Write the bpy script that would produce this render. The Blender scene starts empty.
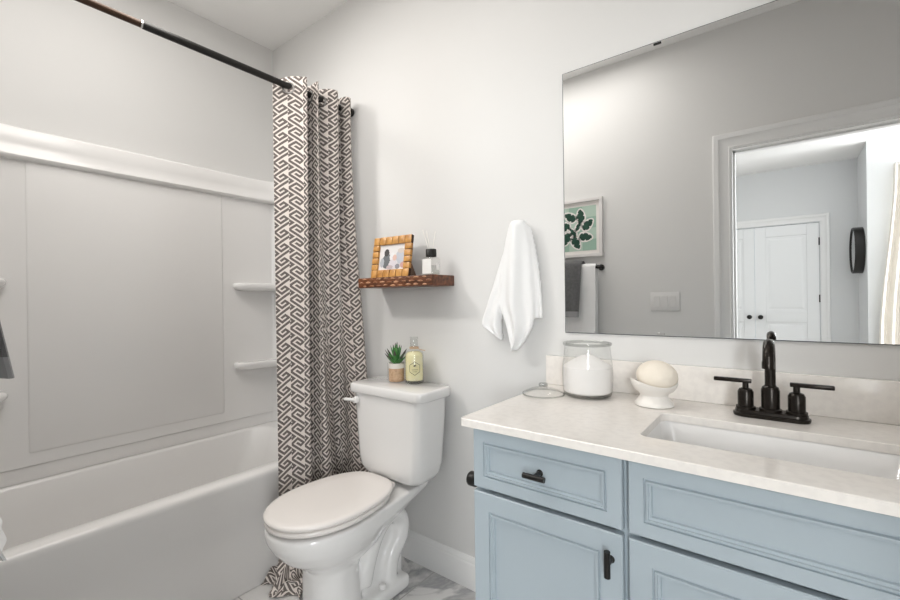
import bpy, bmesh, math, random
from mathutils import Vector, Matrix
random.seed(7)
S = bpy.context.scene
C = S.collection
PI = math.pi
sin, cos = math.sin, math.cos

# ------------------------------------------------------------------ camera
CAM = Vector((0.0, -1.455, 1.193))
yaw, roll = 0.65832, -0.012576
cd = bpy.data.cameras.new('camera')
cd.sensor_fit = 'HORIZONTAL'
cd.sensor_width = 36.0
cd.lens = 431.0 / 900 * 36.0
cd.clip_start = 0.02
cd.clip_end = 60
cam = bpy.data.objects.new('camera', cd)
C.objects.link(cam)
fw = Vector((-sin(yaw), cos(yaw), -0.00125)).normalized()
rt = Vector((cos(yaw), sin(yaw), 0))
up = rt.cross(fw)
rt2 = rt * cos(roll) + up * sin(roll)
up2 = up * cos(roll) - rt * sin(roll)
cam.matrix_world = Matrix(((rt2.x, up2.x, -fw.x, CAM.x), (rt2.y, up2.y, -fw.y, CAM.y),
                           (rt2.z, up2.z, -fw.z, CAM.z), (0, 0, 0, 1)))
S.camera = cam

# ------------------------------------------------------------------ world, light, exposure
w = bpy.data.worlds.new('sky')
S.world = w
w.use_nodes = True
w.node_tree.nodes['Background'].inputs[0].default_value = (0.80, 0.90, 1.0, 1)
w.node_tree.nodes['Background'].inputs[1].default_value = 1.0
S.view_settings.view_transform = 'Standard'
S.view_settings.look = 'None'
S.view_settings.gamma = 1.0
S.view_settings.exposure = 0.05
S.view_settings.use_curve_mapping = False
S.cycles.use_denoising = True
S.cycles.max_bounces = 12
S.cycles.diffuse_bounces = 6
S.cycles.glossy_bounces = 5
S.cycles.transparent_max_bounces = 16
S.cycles.sample_clamp_indirect = 4.0

def area(name, loc, aim, sx, sy, watts, col):
    l = bpy.data.lights.new(name, 'AREA')
    l.shape = 'RECTANGLE'
    l.size, l.size_y, l.energy, l.color = sx, sy, watts, col
    o = bpy.data.objects.new(name, l)
    o.location = loc
    o.rotation_euler = (Vector(aim) - Vector(loc)).to_track_quat('-Z', 'Y').to_euler()
    C.objects.link(o)
    return o
area('ceiling_lamp', (-1.35, -0.98, 2.72), (-1.35, -0.98, 0), 1.4, 0.66, 14.5, (1.0, 0.965, 0.925))
pl_ = bpy.data.lights.new('added_ceiling_fill', 'POINT')  # bare point light added to lift the ceiling and upper walls, no fixture behind it
pl_.energy, pl_.color, pl_.shadow_soft_size = 2.4, (1.0, 0.965, 0.925), 0.12
po_ = bpy.data.objects.new('added_ceiling_fill', pl_)
po_.location = (-1.62, -0.86, 2.30)
C.objects.link(po_)
tl_ = area('tub_lamp', (-2.15, -1.44, 2.50), (-1.3, 0.0, 1.2), 0.2, 0.2, 4.0, (1.0, 0.965, 0.92))
tl_.data.spread = 1.6
area('bedroom_window_daylight', (1.45, -4.72, 1.65), (0.6, 0, 1.2), 0.95, 1.5, 165, (0.96, 0.985, 1.0))
area('added_bedroom_fill', (3.10, -3.75, 1.6), (-1.0, -3.6, 1.5), 1.2, 1.5, 120, (0.96, 0.985, 1.0))  # fill light added to brighten the bedroom; the right wall has no window

# ------------------------------------------------------------------ materials
MATS = {}
def mat(name, col, rough=0.5, metal=0.0, spec=0.5, coat=0.0, bump=None, noise=None, sheen=0.0, sss=0.0):
    """procedural principled material; noise=(scale, second colour, lo, hi); bump=(scale, strength)"""
    m = bpy.data.materials.new(name)
    m.use_nodes = True
    nt = m.node_tree
    b = nt.nodes['Principled BSDF']
    b.inputs['Base Color'].default_value = (*col, 1)
    b.inputs['Roughness'].default_value = rough
    b.inputs['Metallic'].default_value = metal
    b.inputs['Specular IOR Level'].default_value = spec
    b.inputs['Coat Weight'].default_value = coat
    b.inputs['Coat Roughness'].default_value = 0.06
    b.inputs['Sheen Weight'].default_value = sheen
    if sss:
        b.inputs['Subsurface Weight'].default_value = sss
        b.inputs['Subsurface Radius'].default_value = (0.01, 0.008, 0.006)
    tc = nt.nodes.new('ShaderNodeTexCoord')
    if noise:
        n = nt.nodes.new('ShaderNodeTexNoise')
        n.inputs['Scale'].default_value = noise[0]
        n.inputs['Detail'].default_value = 5
        r = nt.nodes.new('ShaderNodeValToRGB')
        r.color_ramp.elements[0].position = noise[2]
        r.color_ramp.elements[1].position = noise[3]
        r.color_ramp.elements[0].color = (*col, 1)
        r.color_ramp.elements[1].color = (*noise[1], 1)
        nt.links.new(tc.outputs['Object'], n.inputs['Vector'])
        nt.links.new(n.outputs['Fac'], r.inputs['Fac'])
        nt.links.new(r.outputs['Color'], b.inputs['Base Color'])
    if bump:
        n = nt.nodes.new('ShaderNodeTexNoise')
        n.inputs['Scale'].default_value = bump[0]
        n.inputs['Detail'].default_value = 3
        u = nt.nodes.new('ShaderNodeBump')
        u.inputs['Strength'].default_value = bump[1]
        u.inputs['Distance'].default_value = 0.002
        nt.links.new(tc.outputs['Object'], n.inputs['Vector'])
        nt.links.new(n.outputs['Fac'], u.inputs['Height'])
        nt.links.new(u.outputs['Normal'], b.inputs['Normal'])
    MATS[name] = m
    return m

M_wall = mat('wall_paint', (0.685, 0.68, 0.67), 0.75, bump=(260, 0.05))
M_ceil = mat('ceiling_paint', (0.86, 0.855, 0.845), 0.85, bump=(200, 0.05))
M_trim = mat('trim_paint', (0.76, 0.76, 0.755), 0.35)
M_acr = mat('white_acrylic', (0.775, 0.765, 0.755), 0.22, coat=0.2)
M_cer = mat('white_porcelain', (0.80, 0.79, 0.78), 0.10, coat=0.5)
M_seat = mat('toilet_seat_plastic', (0.80, 0.76, 0.73), 0.22)
M_blue = mat('powder_blue_paint', (0.372, 0.43, 0.470), 0.38)
M_gapdark = mat('cabinet_interior', (0.20, 0.27, 0.34), 0.6)
M_quartz = mat('white_quartz', (0.80, 0.765, 0.725), 0.14, noise=(55, (0.76, 0.725, 0.69), 0.45, 0.62))
M_black = mat('matte_black_metal', (0.012, 0.011, 0.010), 0.38, metal=0.3)
M_rodin = mat('bronzed_rod', (0.05, 0.026, 0.014), 0.3, metal=0.4)
M_bronze = mat('oil_rubbed_black', (0.018, 0.014, 0.011), 0.27, metal=0.6)
M_mirror = mat('mirror_silver', (0.90, 0.905, 0.905), 0.0, metal=1.0)
M_medge = mat('mirror_edge', (0.10, 0.11, 0.11), 0.3)
M_towel = mat('white_terry', (0.86, 0.86, 0.86), 0.95, bump=(420, 0.7), sheen=0.3)
M_gtowel = mat('grey_terry', (0.085, 0.086, 0.088), 0.95, bump=(380, 0.9), noise=(60, (0.12, 0.12, 0.122), 0.35, 0.7), sheen=0.2)
M_gband = mat('grey_towel_band', (0.26, 0.26, 0.265), 0.8)
M_bamboo = mat('bamboo_tile', (0.60, 0.31, 0.085), 0.38, noise=(38, (0.36, 0.15, 0.03), 0.42, 0.75))
M_groove = mat('dark_groove', (0.05, 0.02, 0.008), 0.7)
M_paper = mat('photo_paper', (0.72, 0.70, 0.70), 0.25)
M_card = mat('easel_card', (0.16, 0.10, 0.07), 0.7)
M_reed = mat('white_reed', (0.80, 0.78, 0.74), 0.6)
M_label = mat('white_label', (0.84, 0.83, 0.81), 0.5)
M_ink = mat('printed_ink', (0.05, 0.04, 0.03), 0.6)
M_leaf = mat('succulent_leaf', (0.035, 0.16, 0.04), 0.35, noise=(40, (0.09, 0.28, 0.07), 0.4, 0.7))
M_leaft = mat('succulent_tip', (0.07, 0.06, 0.055), 0.4)
M_potw = mat('pot_white', (0.78, 0.75, 0.70), 0.4)
M_potwood = mat('pot_wood', (0.62, 0.42, 0.27), 0.6, noise=(90, (0.46, 0.28, 0.16), 0.4, 0.7))
M_soap = mat('yellow_soap_liquid', (0.80, 0.74, 0.42), 0.15, noise=(25, (0.82, 0.78, 0.55), 0.4, 0.7))
M_twine = mat('jute_twine', (0.55, 0.40, 0.28), 0.9)
M_salt = mat('white_bath_salt', (0.86, 0.835, 0.82), 0.95, bump=(600, 0.6))
M_bowl = mat('white_bowl_glaze', (0.80, 0.77, 0.73), 0.3, bump=(120, 0.2))
M_ball = mat('cream_bath_ball', (0.82, 0.75, 0.65), 0.8, bump=(150, 0.35))
M_chrome = mat('chrome', (0.8, 0.8, 0.8), 0.12, metal=1.0)
M_nickel = mat('dark_nickel', (0.30, 0.29, 0.28), 0.28, metal=1.0)
M_switch = mat('switch_plastic', (0.70, 0.69, 0.68), 0.35)
M_frame = mat('white_picture_frame', (0.68, 0.66, 0.65), 0.45)
M_mat = mat('art_paper', (0.78, 0.75, 0.72), 0.8)
M_mint = mat('mint_print', (0.30, 0.44, 0.36), 0.8)
M_mintl = mat('pale_mint_print', (0.43, 0.55, 0.47), 0.8)
M_dkg = mat('dark_green_print', (0.012, 0.055, 0.035), 0.8)
M_carpet = mat('bedroom_carpet', (0.42, 0.39, 0.36), 1.0, bump=(300, 0.8))
M_bwall = mat('bedroom_paint', (0.66, 0.67, 0.675), 0.8)
M_bedcurt = mat('linen_curtain', (0.74, 0.70, 0.64), 0.9)
M_door = mat('door_white_paint', (0.77, 0.78, 0.785), 0.35)
M_silver = mat('grey_mirror_glass', (0.55, 0.57, 0.58), 0.03, metal=1.0)

def glass_mat(name, tint=(0.975, 0.98, 0.978), ior=1.45, rough=0.0):
    """thin-walled clear glass: mostly transparent with a Fresnel reflection"""
    m = bpy.data.materials.new(name)
    m.use_nodes = True
    nt = m.node_tree
    nt.nodes.clear()
    o = nt.nodes.new('ShaderNodeOutputMaterial')
    mx = nt.nodes.new('ShaderNodeMixShader')
    t = nt.nodes.new('ShaderNodeBsdfTransparent')
    g = nt.nodes.new('ShaderNodeBsdfGlossy')
    lw = nt.nodes.new('ShaderNodeLayerWeight')
    lw.inputs['Blend'].default_value = 0.5
    pw = nt.nodes.new('ShaderNodeMath')
    pw.operation = 'POWER'
    pw.inputs[1].default_value = 3.6
    f = nt.nodes.new('ShaderNodeMath')
    f.operation = 'MULTIPLY_ADD'
    f0 = ((ior - 1) / (ior + 1)) ** 2
    f.inputs[1].default_value = (1 - f0) * 0.9
    f.inputs[2].default_value = f0
    nt.links.new(lw.outputs['Facing'], pw.inputs[0])
    nt.links.new(pw.outputs[0], f.inputs[0])
    t.inputs[0].default_value = (*tint, 1)
    g.inputs['Roughness'].default_value = rough
    nt.links.new(f.outputs[0], mx.inputs[0])
    nt.links.new(t.outputs[0], mx.inputs[1])
    nt.links.new(g.outputs[0], mx.inputs[2])
    nt.links.new(mx.outputs[0], o.inputs[0])
    return m
M_glass = glass_mat('clear_glass')
M_glassedge = glass_mat('thick_glass_edge', (0.80, 0.81, 0.80), 1.55)

def nmath(nt, op, a, b=None, c=None):
    n = nt.nodes.new('ShaderNodeMath')
    n.operation = op
    for i, v in enumerate((a, b, c)):
        if v is None:
            continue
        if isinstance(v, (int, float)):
            n.inputs[i].default_value = v
        else:
            nt.links.new(v, n.inputs[i])
    return n.outputs[0]

def fret_material():
    """woven key-fret lattice: mirrored columns of diagonal strips with hooks between them"""
    m = bpy.data.materials.new('key_fret_fabric')
    m.use_nodes = True
    nt = m.node_tree
    b = nt.nodes['Principled BSDF']
    uv = nt.nodes.new('ShaderNodeTexCoord').outputs['UV']
    sp = nt.nodes.new('ShaderNodeSeparateXYZ')
    nt.links.new(uv, sp.inputs[0])
    U = 0.0104                                          # one lattice unit; columns are 5 wide, the key repeats every 6
    X = nmath(nt, 'DIVIDE', sp.outputs[0], U * 1.18)
    Y = nmath(nt, 'DIVIDE', sp.outputs[1], U)
    cidx = nmath(nt, 'FLOOR', nmath(nt, 'DIVIDE', X, 4.4))
    odd = nmath(nt, 'FLOORED_MODULO', cidx, 2.0)
    x = nmath(nt, 'SUBTRACT', X, nmath(nt, 'MULTIPLY', cidx, 4.4))
    sgn = nmath(nt, 'SUBTRACT', 1.0, nmath(nt, 'MULTIPLY', odd, 2.0))   # every other column is flipped top to bottom
    y = nmath(nt, 'MULTIPLY', sgn, nmath(nt, 'SUBTRACT', Y, nmath(nt, 'MULTIPLY', odd, 1.45)))
    a0 = nmath(nt, 'MULTIPLY', nmath(nt, 'ADD', x, y), 0.5)
    b0 = nmath(nt, 'MULTIPLY', nmath(nt, 'SUBTRACT', x, y), 0.5)
    k3 = nmath(nt, 'MULTIPLY', nmath(nt, 'FLOOR', nmath(nt, 'DIVIDE', nmath(nt, 'ADD', b0, 0.5), 3.0)), 3.0)
    a = nmath(nt, 'ADD', a0, k3)
    bb = nmath(nt, 'SUBTRACT', b0, k3)
    h = 0.30
    def rect(alo, ahi, blo, bhi):
        fa = nmath(nt, 'LESS_THAN', nmath(nt, 'ABSOLUTE', nmath(nt, 'SUBTRACT', a, (alo + ahi) / 2)), (ahi - alo) / 2 + h)
        fb = nmath(nt, 'LESS_THAN', nmath(nt, 'ABSOLUTE', nmath(nt, 'SUBTRACT', bb, (blo + bhi) / 2)), (bhi - blo) / 2 + h)
        return nmath(nt, 'MULTIPLY', fa, fb)
    o = rect(0, 5.3, 0, 0)
    for q in ((0, 0, 0, 2), (0, 2, 2, 2), (2, 2, 1, 2), (1, 2, 1, 1), (-1, -1, 1, 2), (-2.2, -1, 2, 2)):
        o = nmath(nt, 'MAXIMUM', o, rect(*q))
    o = nmath(nt, 'SUBTRACT', 1.0, o)
    mx = nt.nodes.new('ShaderNodeMix')
    mx.data_type = 'RGBA'
    nt.links.new(o, mx.inputs[0])
    mx.inputs[6].default_value = (0.140, 0.120, 0.112, 1)
    mx.inputs[7].default_value = (0.70, 0.645, 0.60, 1)
    nt.links.new(mx.outputs[2], b.inputs['Base Color'])
    b.inputs['Roughness'].default_value = 0.85
    b.inputs['Specular IOR Level'].default_value = 0.2
    return m
M_fret = fret_material()

def marble_tile():
    m = bpy.data.materials.new('marble_floor_tile')
    m.use_nodes = True
    nt = m.node_tree
    b = nt.nodes['Principled BSDF']
    tc = nt.nodes.new('ShaderNodeTexCoord')
    n = nt.nodes.new('ShaderNodeTexNoise')
    n.inputs['Scale'].default_value = 2.6
    n.inputs['Detail'].default_value = 8
    n.inputs['Distortion'].default_value = 1.4
    nt.links.new(tc.outputs['Object'], n.inputs['Vector'])
    r = nt.nodes.new('ShaderNodeValToRGB')
    e = r.color_ramp.elements
    e[0].position, e[0].color = 0.40, (0.76, 0.745, 0.73, 1)
    e[1].position, e[1].color = 0.62, (0.72, 0.71, 0.70, 1)
    x = r.color_ramp.elements.new(0.50)
    x.color = (0.36, 0.36, 0.37, 1)
    x = r.color_ramp.elements.new(0.545)
    x.color = (0.70, 0.69, 0.68, 1)
    nt.links.new(n.outputs['Fac'], r.inputs['Fac'])
    br = nt.nodes.new('ShaderNodeTexBrick')
    br.inputs['Scale'].default_value = 1.0
    br.inputs['Brick Width'].default_value = 0.61
    br.inputs['Row Height'].default_value = 0.305
    br.inputs['Mortar Size'].default_value = 0.0025
    br.inputs['Mortar'].default_value = (0.42, 0.41, 0.40, 1)
    nt.links.new(tc.outputs['Object'], br.inputs['Vector'])
    nt.links.new(r.outputs['Color'], br.inputs['Color1'])
    nt.links.new(r.outputs['Color'], br.inputs['Color2'])
    nt.links.new(br.outputs['Color'], b.inputs['Base Color'])
    b.inputs['Roughness'].default_value = 0.22
    return m
M_floor = marble_tile()

def wood_mat(name, dark, light, sx, sy, sz):
    m = bpy.data.materials.new(name)
    m.use_nodes = True
    nt = m.node_tree
    b = nt.nodes['Principled BSDF']
    tc = nt.nodes.new('ShaderNodeTexCoord')
    mp = nt.nodes.new('ShaderNodeMapping')
    mp.inputs['Scale'].default_value = (sx, sy, sz)
    n = nt.nodes.new('ShaderNodeTexNoise')
    n.inputs['Scale'].default_value = 1.0
    n.inputs['Detail'].default_value = 6
    r = nt.nodes.new('ShaderNodeValToRGB')
    r.color_ramp.elements[0].position = 0.35
    r.color_ramp.elements[1].position = 0.68
    r.color_ramp.elements[0].color = (*dark, 1)
    r.color_ramp.elements[1].color = (*light, 1)
    nt.links.new(tc.outputs['Object'], mp.inputs[0])
    nt.links.new(mp.outputs[0], n.inputs['Vector'])
    nt.links.new(n.outputs['Fac'], r.inputs['Fac'])
    nt.links.new(r.outputs['Color'], b.inputs['Base Color'])
    b.inputs['Roughness'].default_value = 0.38
    return m
M_shelf = wood_mat('stained_dark_wood', (0.060, 0.020, 0.009), (0.22, 0.075, 0.03), 10, 60, 60)
M_knot = mat('worn_carved_wood', (0.22, 0.085, 0.035), 0.4, noise=(45, (0.50, 0.27, 0.15), 0.42, 0.6))

# ------------------------------------------------------------------ mesh helpers
WL = {}
def obj(name, bm, m, parent=None, smooth=True, angle=38):
    if parent is not None:
        bmesh.ops.translate(bm, verts=bm.verts, vec=-WL[parent.name])
    bmesh.ops.recalc_face_normals(bm, faces=bm.faces)
    if smooth:
        lim = math.radians(angle)
        for e in bm.edges:
            e.smooth = not (len(e.link_faces) == 2 and e.calc_face_angle(0) > lim)
        for f in bm.faces:
            f.smooth = True
    me = bpy.data.meshes.new(name)
    bm.to_mesh(me)
    bm.free()
    for x in (m if isinstance(m, (list, tuple)) else (m,)):
        me.materials.append(x)
    o = bpy.data.objects.new(name, me)
    C.objects.link(o)
    if parent is not None:
        o.parent = parent
        WL[o.name] = WL[parent.name].copy()
    else:
        WL[o.name] = Vector((0, 0, 0))
    return o
def recentre(o, loc):
    """put a top-level mesh object's origin at its base"""
    loc = Vector(loc)
    o.data.transform(Matrix.Translation(-loc))
    o.location = loc
    WL[o.name] = loc
    return o
def thing(name, label, cat, loc, group=None):
    o = bpy.data.objects.new(name, None)
    o.empty_display_size = 0.05
    C.objects.link(o)
    o.location = loc
    o['label'], o['category'] = label, cat
    if group:
        o['group'] = group
    WL[o.name] = Vector(loc)
    return o
def tag(o, label, cat, loc=None, group=None):
    o['label'], o['category'] = label, cat
    if group:
        o['group'] = group
    if loc:
        recentre(o, loc)
    return o
def struct(name, bm, m, smooth=False, **k):
    o = obj(name, bm, m, smooth=smooth, **k)
    o['kind'] = 'structure'
    return o
def BM():
    return bmesh.new()
def box(bm, x0, x1, y0, y1, z0, z1, bev=0.0, seg=2, mi=0):
    vs = [bm.verts.new((x, y, z)) for x in (x0, x1) for y in (y0, y1) for z in (z0, z1)]
    fs = [bm.faces.new([vs[i] for i in q]) for q in
          ((0, 1, 3, 2), (4, 6, 7, 5), (0, 4, 5, 1), (2, 3, 7, 6), (0, 2, 6, 4), (1, 5, 7, 3))]
    for f in fs:
        f.material_index = mi
    if bev:
        es = list({e for f in fs for e in f.edges})
        r = bmesh.ops.bevel(bm, geom=es, offset=bev, segments=seg, profile=0.5, affect='EDGES')
        for f in r['faces']:
            f.material_index = mi
    return vs
def rrect(x0, x1, y0, y1, r, n=6):
    """rounded rectangle, counter-clockwise, 4*(n+1) points"""
    pts = []
    for cx, cy, a0 in ((x1 - r, y1 - r, 0), (x0 + r, y1 - r, PI / 2), (x0 + r, y0 + r, PI), (x1 - r, y0 + r, 3 * PI / 2)):
        for i in range(n + 1):
            a = a0 + PI / 2 * i / n
            pts.append((cx + r * cos(a), cy + r * sin(a)))
    return pts
def loft(bm, rings, cap0=True, cap1=True, closed=True, mi=0):
    """rings: lists of 3D points with equal counts"""
    R = [[bm.verts.new(p) for p in ring] for ring in rings]
    n = len(R[0])
    for a, b in zip(R, R[1:]):
        for i in range(n if closed else n - 1):
            j = (i + 1) % n
            f = bm.faces.new((a[i], a[j], b[j], b[i]))
            f.material_index = mi
    if cap0:
        bm.faces.new(R[0][::-1]).material_index = mi
    if cap1:
        bm.faces.new(R[-1]).material_index = mi
    return R
def lathe(bm, c, prof, n=32, axis='Z', cap0=True, cap1=True, mi=0):
    """prof: (radius, height) pairs about c"""
    rings = []
    for r, h in prof:
        ring = []
        for i in range(n):
            a = 2 * PI * i / n
            u, v = r * cos(a), r * sin(a)
            if axis == 'Z':
                p = (c[0] + u, c[1] + v, c[2] + h)
            elif axis == 'Y':
                p = (c[0] + u, c[1] + h, c[2] + v)
            else:
                p = (c[0] + h, c[1] + u, c[2] + v)
            ring.append(p)
        rings.append(ring)
    return loft(bm, rings, cap0, cap1, True, mi)
def tube(bm, pts, rad, n=12, caps=True, mi=0):
    pts = [Vector(p) for p in pts]
    rings = []
    prev = None
    for i, p in enumerate(pts):
        t = (pts[min(i + 1, len(pts) - 1)] - pts[max(i - 1, 0)]).normalized()
        if prev is None:
            a = Vector((0, 0, 1)) if abs(t.z) < 0.9 else Vector((1, 0, 0))
            prev = (a - t * a.dot(t)).normalized()
        prev = (prev - t * prev.dot(t)).normalized()
        q = t.cross(prev)
        r = rad[i] if isinstance(rad, (list, tuple)) else rad
        rings.append([p + prev * (r * cos(2 * PI * k / n)) + q * (r * sin(2 * PI * k / n)) for k in range(n)])
    return loft(bm, rings, caps, caps, True, mi)
def grid(bm, rows, mi=0):
    R = [[bm.verts.new(p) for p in r] for r in rows]
    for a, b in zip(R, R[1:]):
        for i in range(len(a) - 1):
            bm.faces.new((a[i], a[i + 1], b[i + 1], b[i])).material_index = mi
    return R
def extrude_profile(bm, prof, axis, a0, a1, mi=0):
    """closed 2D profile swept from a0 to a1: axis X -> (y,z), Y -> (x,z), Z -> (x,y)"""
    def pt(p, a):
        return {'X': (a, p[0], p[1]), 'Y': (p[0], a, p[1]), 'Z': (p[0], p[1], a)}[axis]
    return loft(bm, [[pt(p, a0) for p in prof], [pt(p, a1) for p in prof]], mi=mi)
def catmull(P, n):
    P = [Vector(p) for p in P]
    out = []
    for i in range(len(P) - 1):
        p0, p1, p2, p3 = P[max(i - 1, 0)], P[i], P[i + 1], P[min(i + 2, len(P) - 1)]
        for k in range(n):
            t = k / n
            out.append(0.5 * ((2 * p1) + (p2 - p0) * t + (2 * p0 - 5 * p1 + 4 * p2 - p3) * t * t + (3 * p1 - p0 - 3 * p2 + p3) * t ** 3))
    out.append(P[-1])
    return out
def lerp(a, b, t):
    return a + (b - a) * t
def sstep(t):
    t = max(0.0, min(1.0, t))
    return t * t * (3 - 2 * t)
def bake(o, mods, smooth=True):
    """apply modifiers and keep the plain mesh"""
    for typ, props in mods:
        md = o.modifiers.new(typ, typ)
        for k, v in props.items():
            setattr(md, k, v)
    bpy.context.view_layer.update()
    dg = bpy.context.evaluated_depsgraph_get()
    me = bpy.data.meshes.new_from_object(o.evaluated_get(dg))
    o.modifiers.clear()
    o.data = me
    for p in me.polygons:
        p.use_smooth = smooth
    return o

# ------------------------------------------------------------------ room shell
XL, XR, YF, ZC = -2.487, 0.64, -1.50, 2.747          # tub wall, right wall, doorway wall, ceiling
DX0, DX1, DZ = -0.225, 0.56, 2.03                     # doorway
T = 0.115
bm = BM(); box(bm, XL - T, XR + T, YF - T / 2, T, -0.1, 0.0); struct('floor', bm, M_floor)
bm = BM(); box(bm, XL - T, XR + T, YF - T, T, ZC, ZC + 0.1); struct('ceiling', bm, M_ceil)
bm = BM(); box(bm, XL - T, XR + T, 0.0, T, 0, ZC); struct('wall_back', bm, M_wall)
bm = BM(); box(bm, XL - T, XL, YF, 0, 0, ZC); struct('wall_left', bm, M_wall)
bm = BM(); box(bm, XR, XR + T, YF, 0, 0, ZC); struct('wall_right', bm, M_wall)
bm = BM()
box(bm, XL - T, DX0 - 0.018, YF - T, YF, 0, ZC)
box(bm, DX1 + 0.018, XR + T, YF - T, YF, 0, ZC)
box(bm, DX0 - 0.018, DX1 + 0.018, YF - T, YF, DZ + 0.018, ZC)
struct('wall_front', bm, M_wall)
# baseboards with a stepped top
def base_prof(s):      # (depth from wall, z)
    return [(0, 0), (0.014, 0), (0.014, 0.098), (0.0125, 0.104), (0.010, 0.107), (0.010, 0.114), (0.006, 0.124), (0.003, 0.129), (0, 0.13)]
bm = BM(); extrude_profile(bm, [(-d, z) for d, z in base_prof(1)], 'X', -1.752, -0.645)
struct('baseboard_back', bm, M_trim, smooth=True)
bm = BM(); extrude_profile(bm, [(YF + d, z) for d, z in base_prof(1)], 'X', -1.745, DX0 - 0.095)
struct('baseboard_front', bm, M_trim, smooth=True)
# door lining and casing (built up moulding)
bm = BM()
box(bm, DX0 - 0.018, DX0, YF - T - 0.001, YF + 0.001, 0, DZ)
box(bm, DX1, DX1 + 0.018, YF - T - 0.001, YF + 0.001, 0, DZ)
box(bm, DX0 - 0.018, DX1 + 0.018, YF - T - 0.001, YF + 0.001, DZ, DZ + 0.018)
box(bm, DX0, DX0 + 0.011, YF - 0.085, YF - 0.045, 0, DZ)
box(bm, DX1 - 0.011, DX1, YF - 0.085, YF - 0.045, 0, DZ)
box(bm, DX0, DX1, YF - 0.085, YF - 0.045, DZ - 0.011, DZ)
struct('trim_1', bm, M_trim)
cas = [(0.0, 0.0), (0.0, 0.009), (0.006, 0.012), (0.012, 0.009), (0.030, 0.011), (0.052, 0.015), (0.060, 0.020), (0.082, 0.020), (0.088, 0.015), (0.088, 0.0)]  # (out from opening, thickness)
def casing(bm, x0, x1, z1, yw, sgn, rev=0.006):
    """one mitred casing around an opening; sgn=+1 projects towards +Y"""
    rings = []
    for (cx, cz, ox, oz) in ((x0 - rev, 0, -1, 0), (x0 - rev, z1 + rev, -1, 1), (x1 + rev, z1 + rev, 1, 1), (x1 + rev, 0, 1, 0)):
        rings.append([(cx + ox * o, yw + sgn * t, cz + oz * o) for o, t in cas])
    loft(bm, rings)
bm = BM(); casing(bm, DX0, DX1, DZ, YF + 0.0005, 1); struct('trim_2', bm, M_trim, smooth=True, angle=25)
bm = BM(); casing(bm, DX0, DX1, DZ, YF - T - 0.0005, -1); struct('trim_3', bm, M_trim, smooth=True, angle=25)

# bedroom beyond the doorway (seen in the mirror)
BY, BYR, BX = -5.29, -4.62, 0.68
BXL, BXR, BYN = -2.6, 3.2, YF - T
bm = BM(); box(bm, BXL - 0.1, BXR + 0.1, BY - 0.1, YF - T / 2 - 0.0005, -0.1, -0.002); struct('floor_bedroom', bm, M_carpet)
bm = BM(); box(bm, BXL - 0.1, BXR + 0.1, BY - 0.1, BYN, ZC, ZC + 0.1); struct('ceiling_bedroom', bm, M_ceil)
CX0, CX1, CZ = -0.915, 0.345, 2.06                   # closet opening
bm = BM()
box(bm, BXL, CX0, BY - 0.1, BY, 0, ZC)
box(bm, CX1, BX, BY - 0.1, BY, 0, ZC)
box(bm, CX0, CX1, BY - 0.1, BY, CZ, ZC)
struct('wall_bedroom_far', bm, M_bwall)
bm = BM(); box(bm, BX, BX + 0.1, BY - 0.1, BYR, 0, ZC); struct('wall_bedroom_side', bm, M_bwall)
WX0, WX1, WZ0, WZ1 = 0.93, 1.95, 0.80, 2.40
bm = BM()
box(bm, BX + 0.1, WX0, BYR - 0.1, BYR, 0, ZC)
box(bm, WX1, BXR, BYR - 0.1, BYR, 0, ZC)
box(bm, WX0, WX1, BYR - 0.1, BYR, 0, WZ0)
box(bm, WX0, WX1, BYR - 0.1, BYR, WZ1, ZC)
struct('wall_bedroom_window', bm, M_bwall)
bm = BM(); box(bm, BXR, BXR + 0.1, BYR - 0.1, BYN, 0, ZC); struct('wall_bedroom_right', bm, M_bwall)
bm = BM(); box(bm, BXL - 0.1, BXL, BY, BYN, 0, ZC); struct('wall_bedroom_left', bm, M_bwall)
bm = BM()
box(bm, XR + T, BXR, BYN - 0.001, BYN + 0.1, 0, ZC)
struct('wall_bedroom_near', bm, M_bwall)
bm = BM()
for a in (WX0, WX1 - 0.05):
    box(bm, a, a + 0.05, BYR - 0.08, BYR - 0.03, WZ0, WZ1)
for z in (WZ0, (WZ0 + WZ1) / 2 - 0.02, WZ1 - 0.05):
    box(bm, WX0 + 0.05, WX1 - 0.05, BYR - 0.08, BYR - 0.03, z, z + 0.05)
wf = struct('window_1', bm, M_trim)
bm = BM(); box(bm, WX0 + 0.05, WX1 - 0.05, BYR - 0.057, BYR - 0.053, WZ0 + 0.05, WZ1 - 0.05)
obj('pane', bm, M_glass, wf)
bm = BM(); casing(bm, CX0, CX1, CZ, BY + 0.0005, 1); struct('trim_4', bm, M_trim, smooth=True, angle=25)

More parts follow.
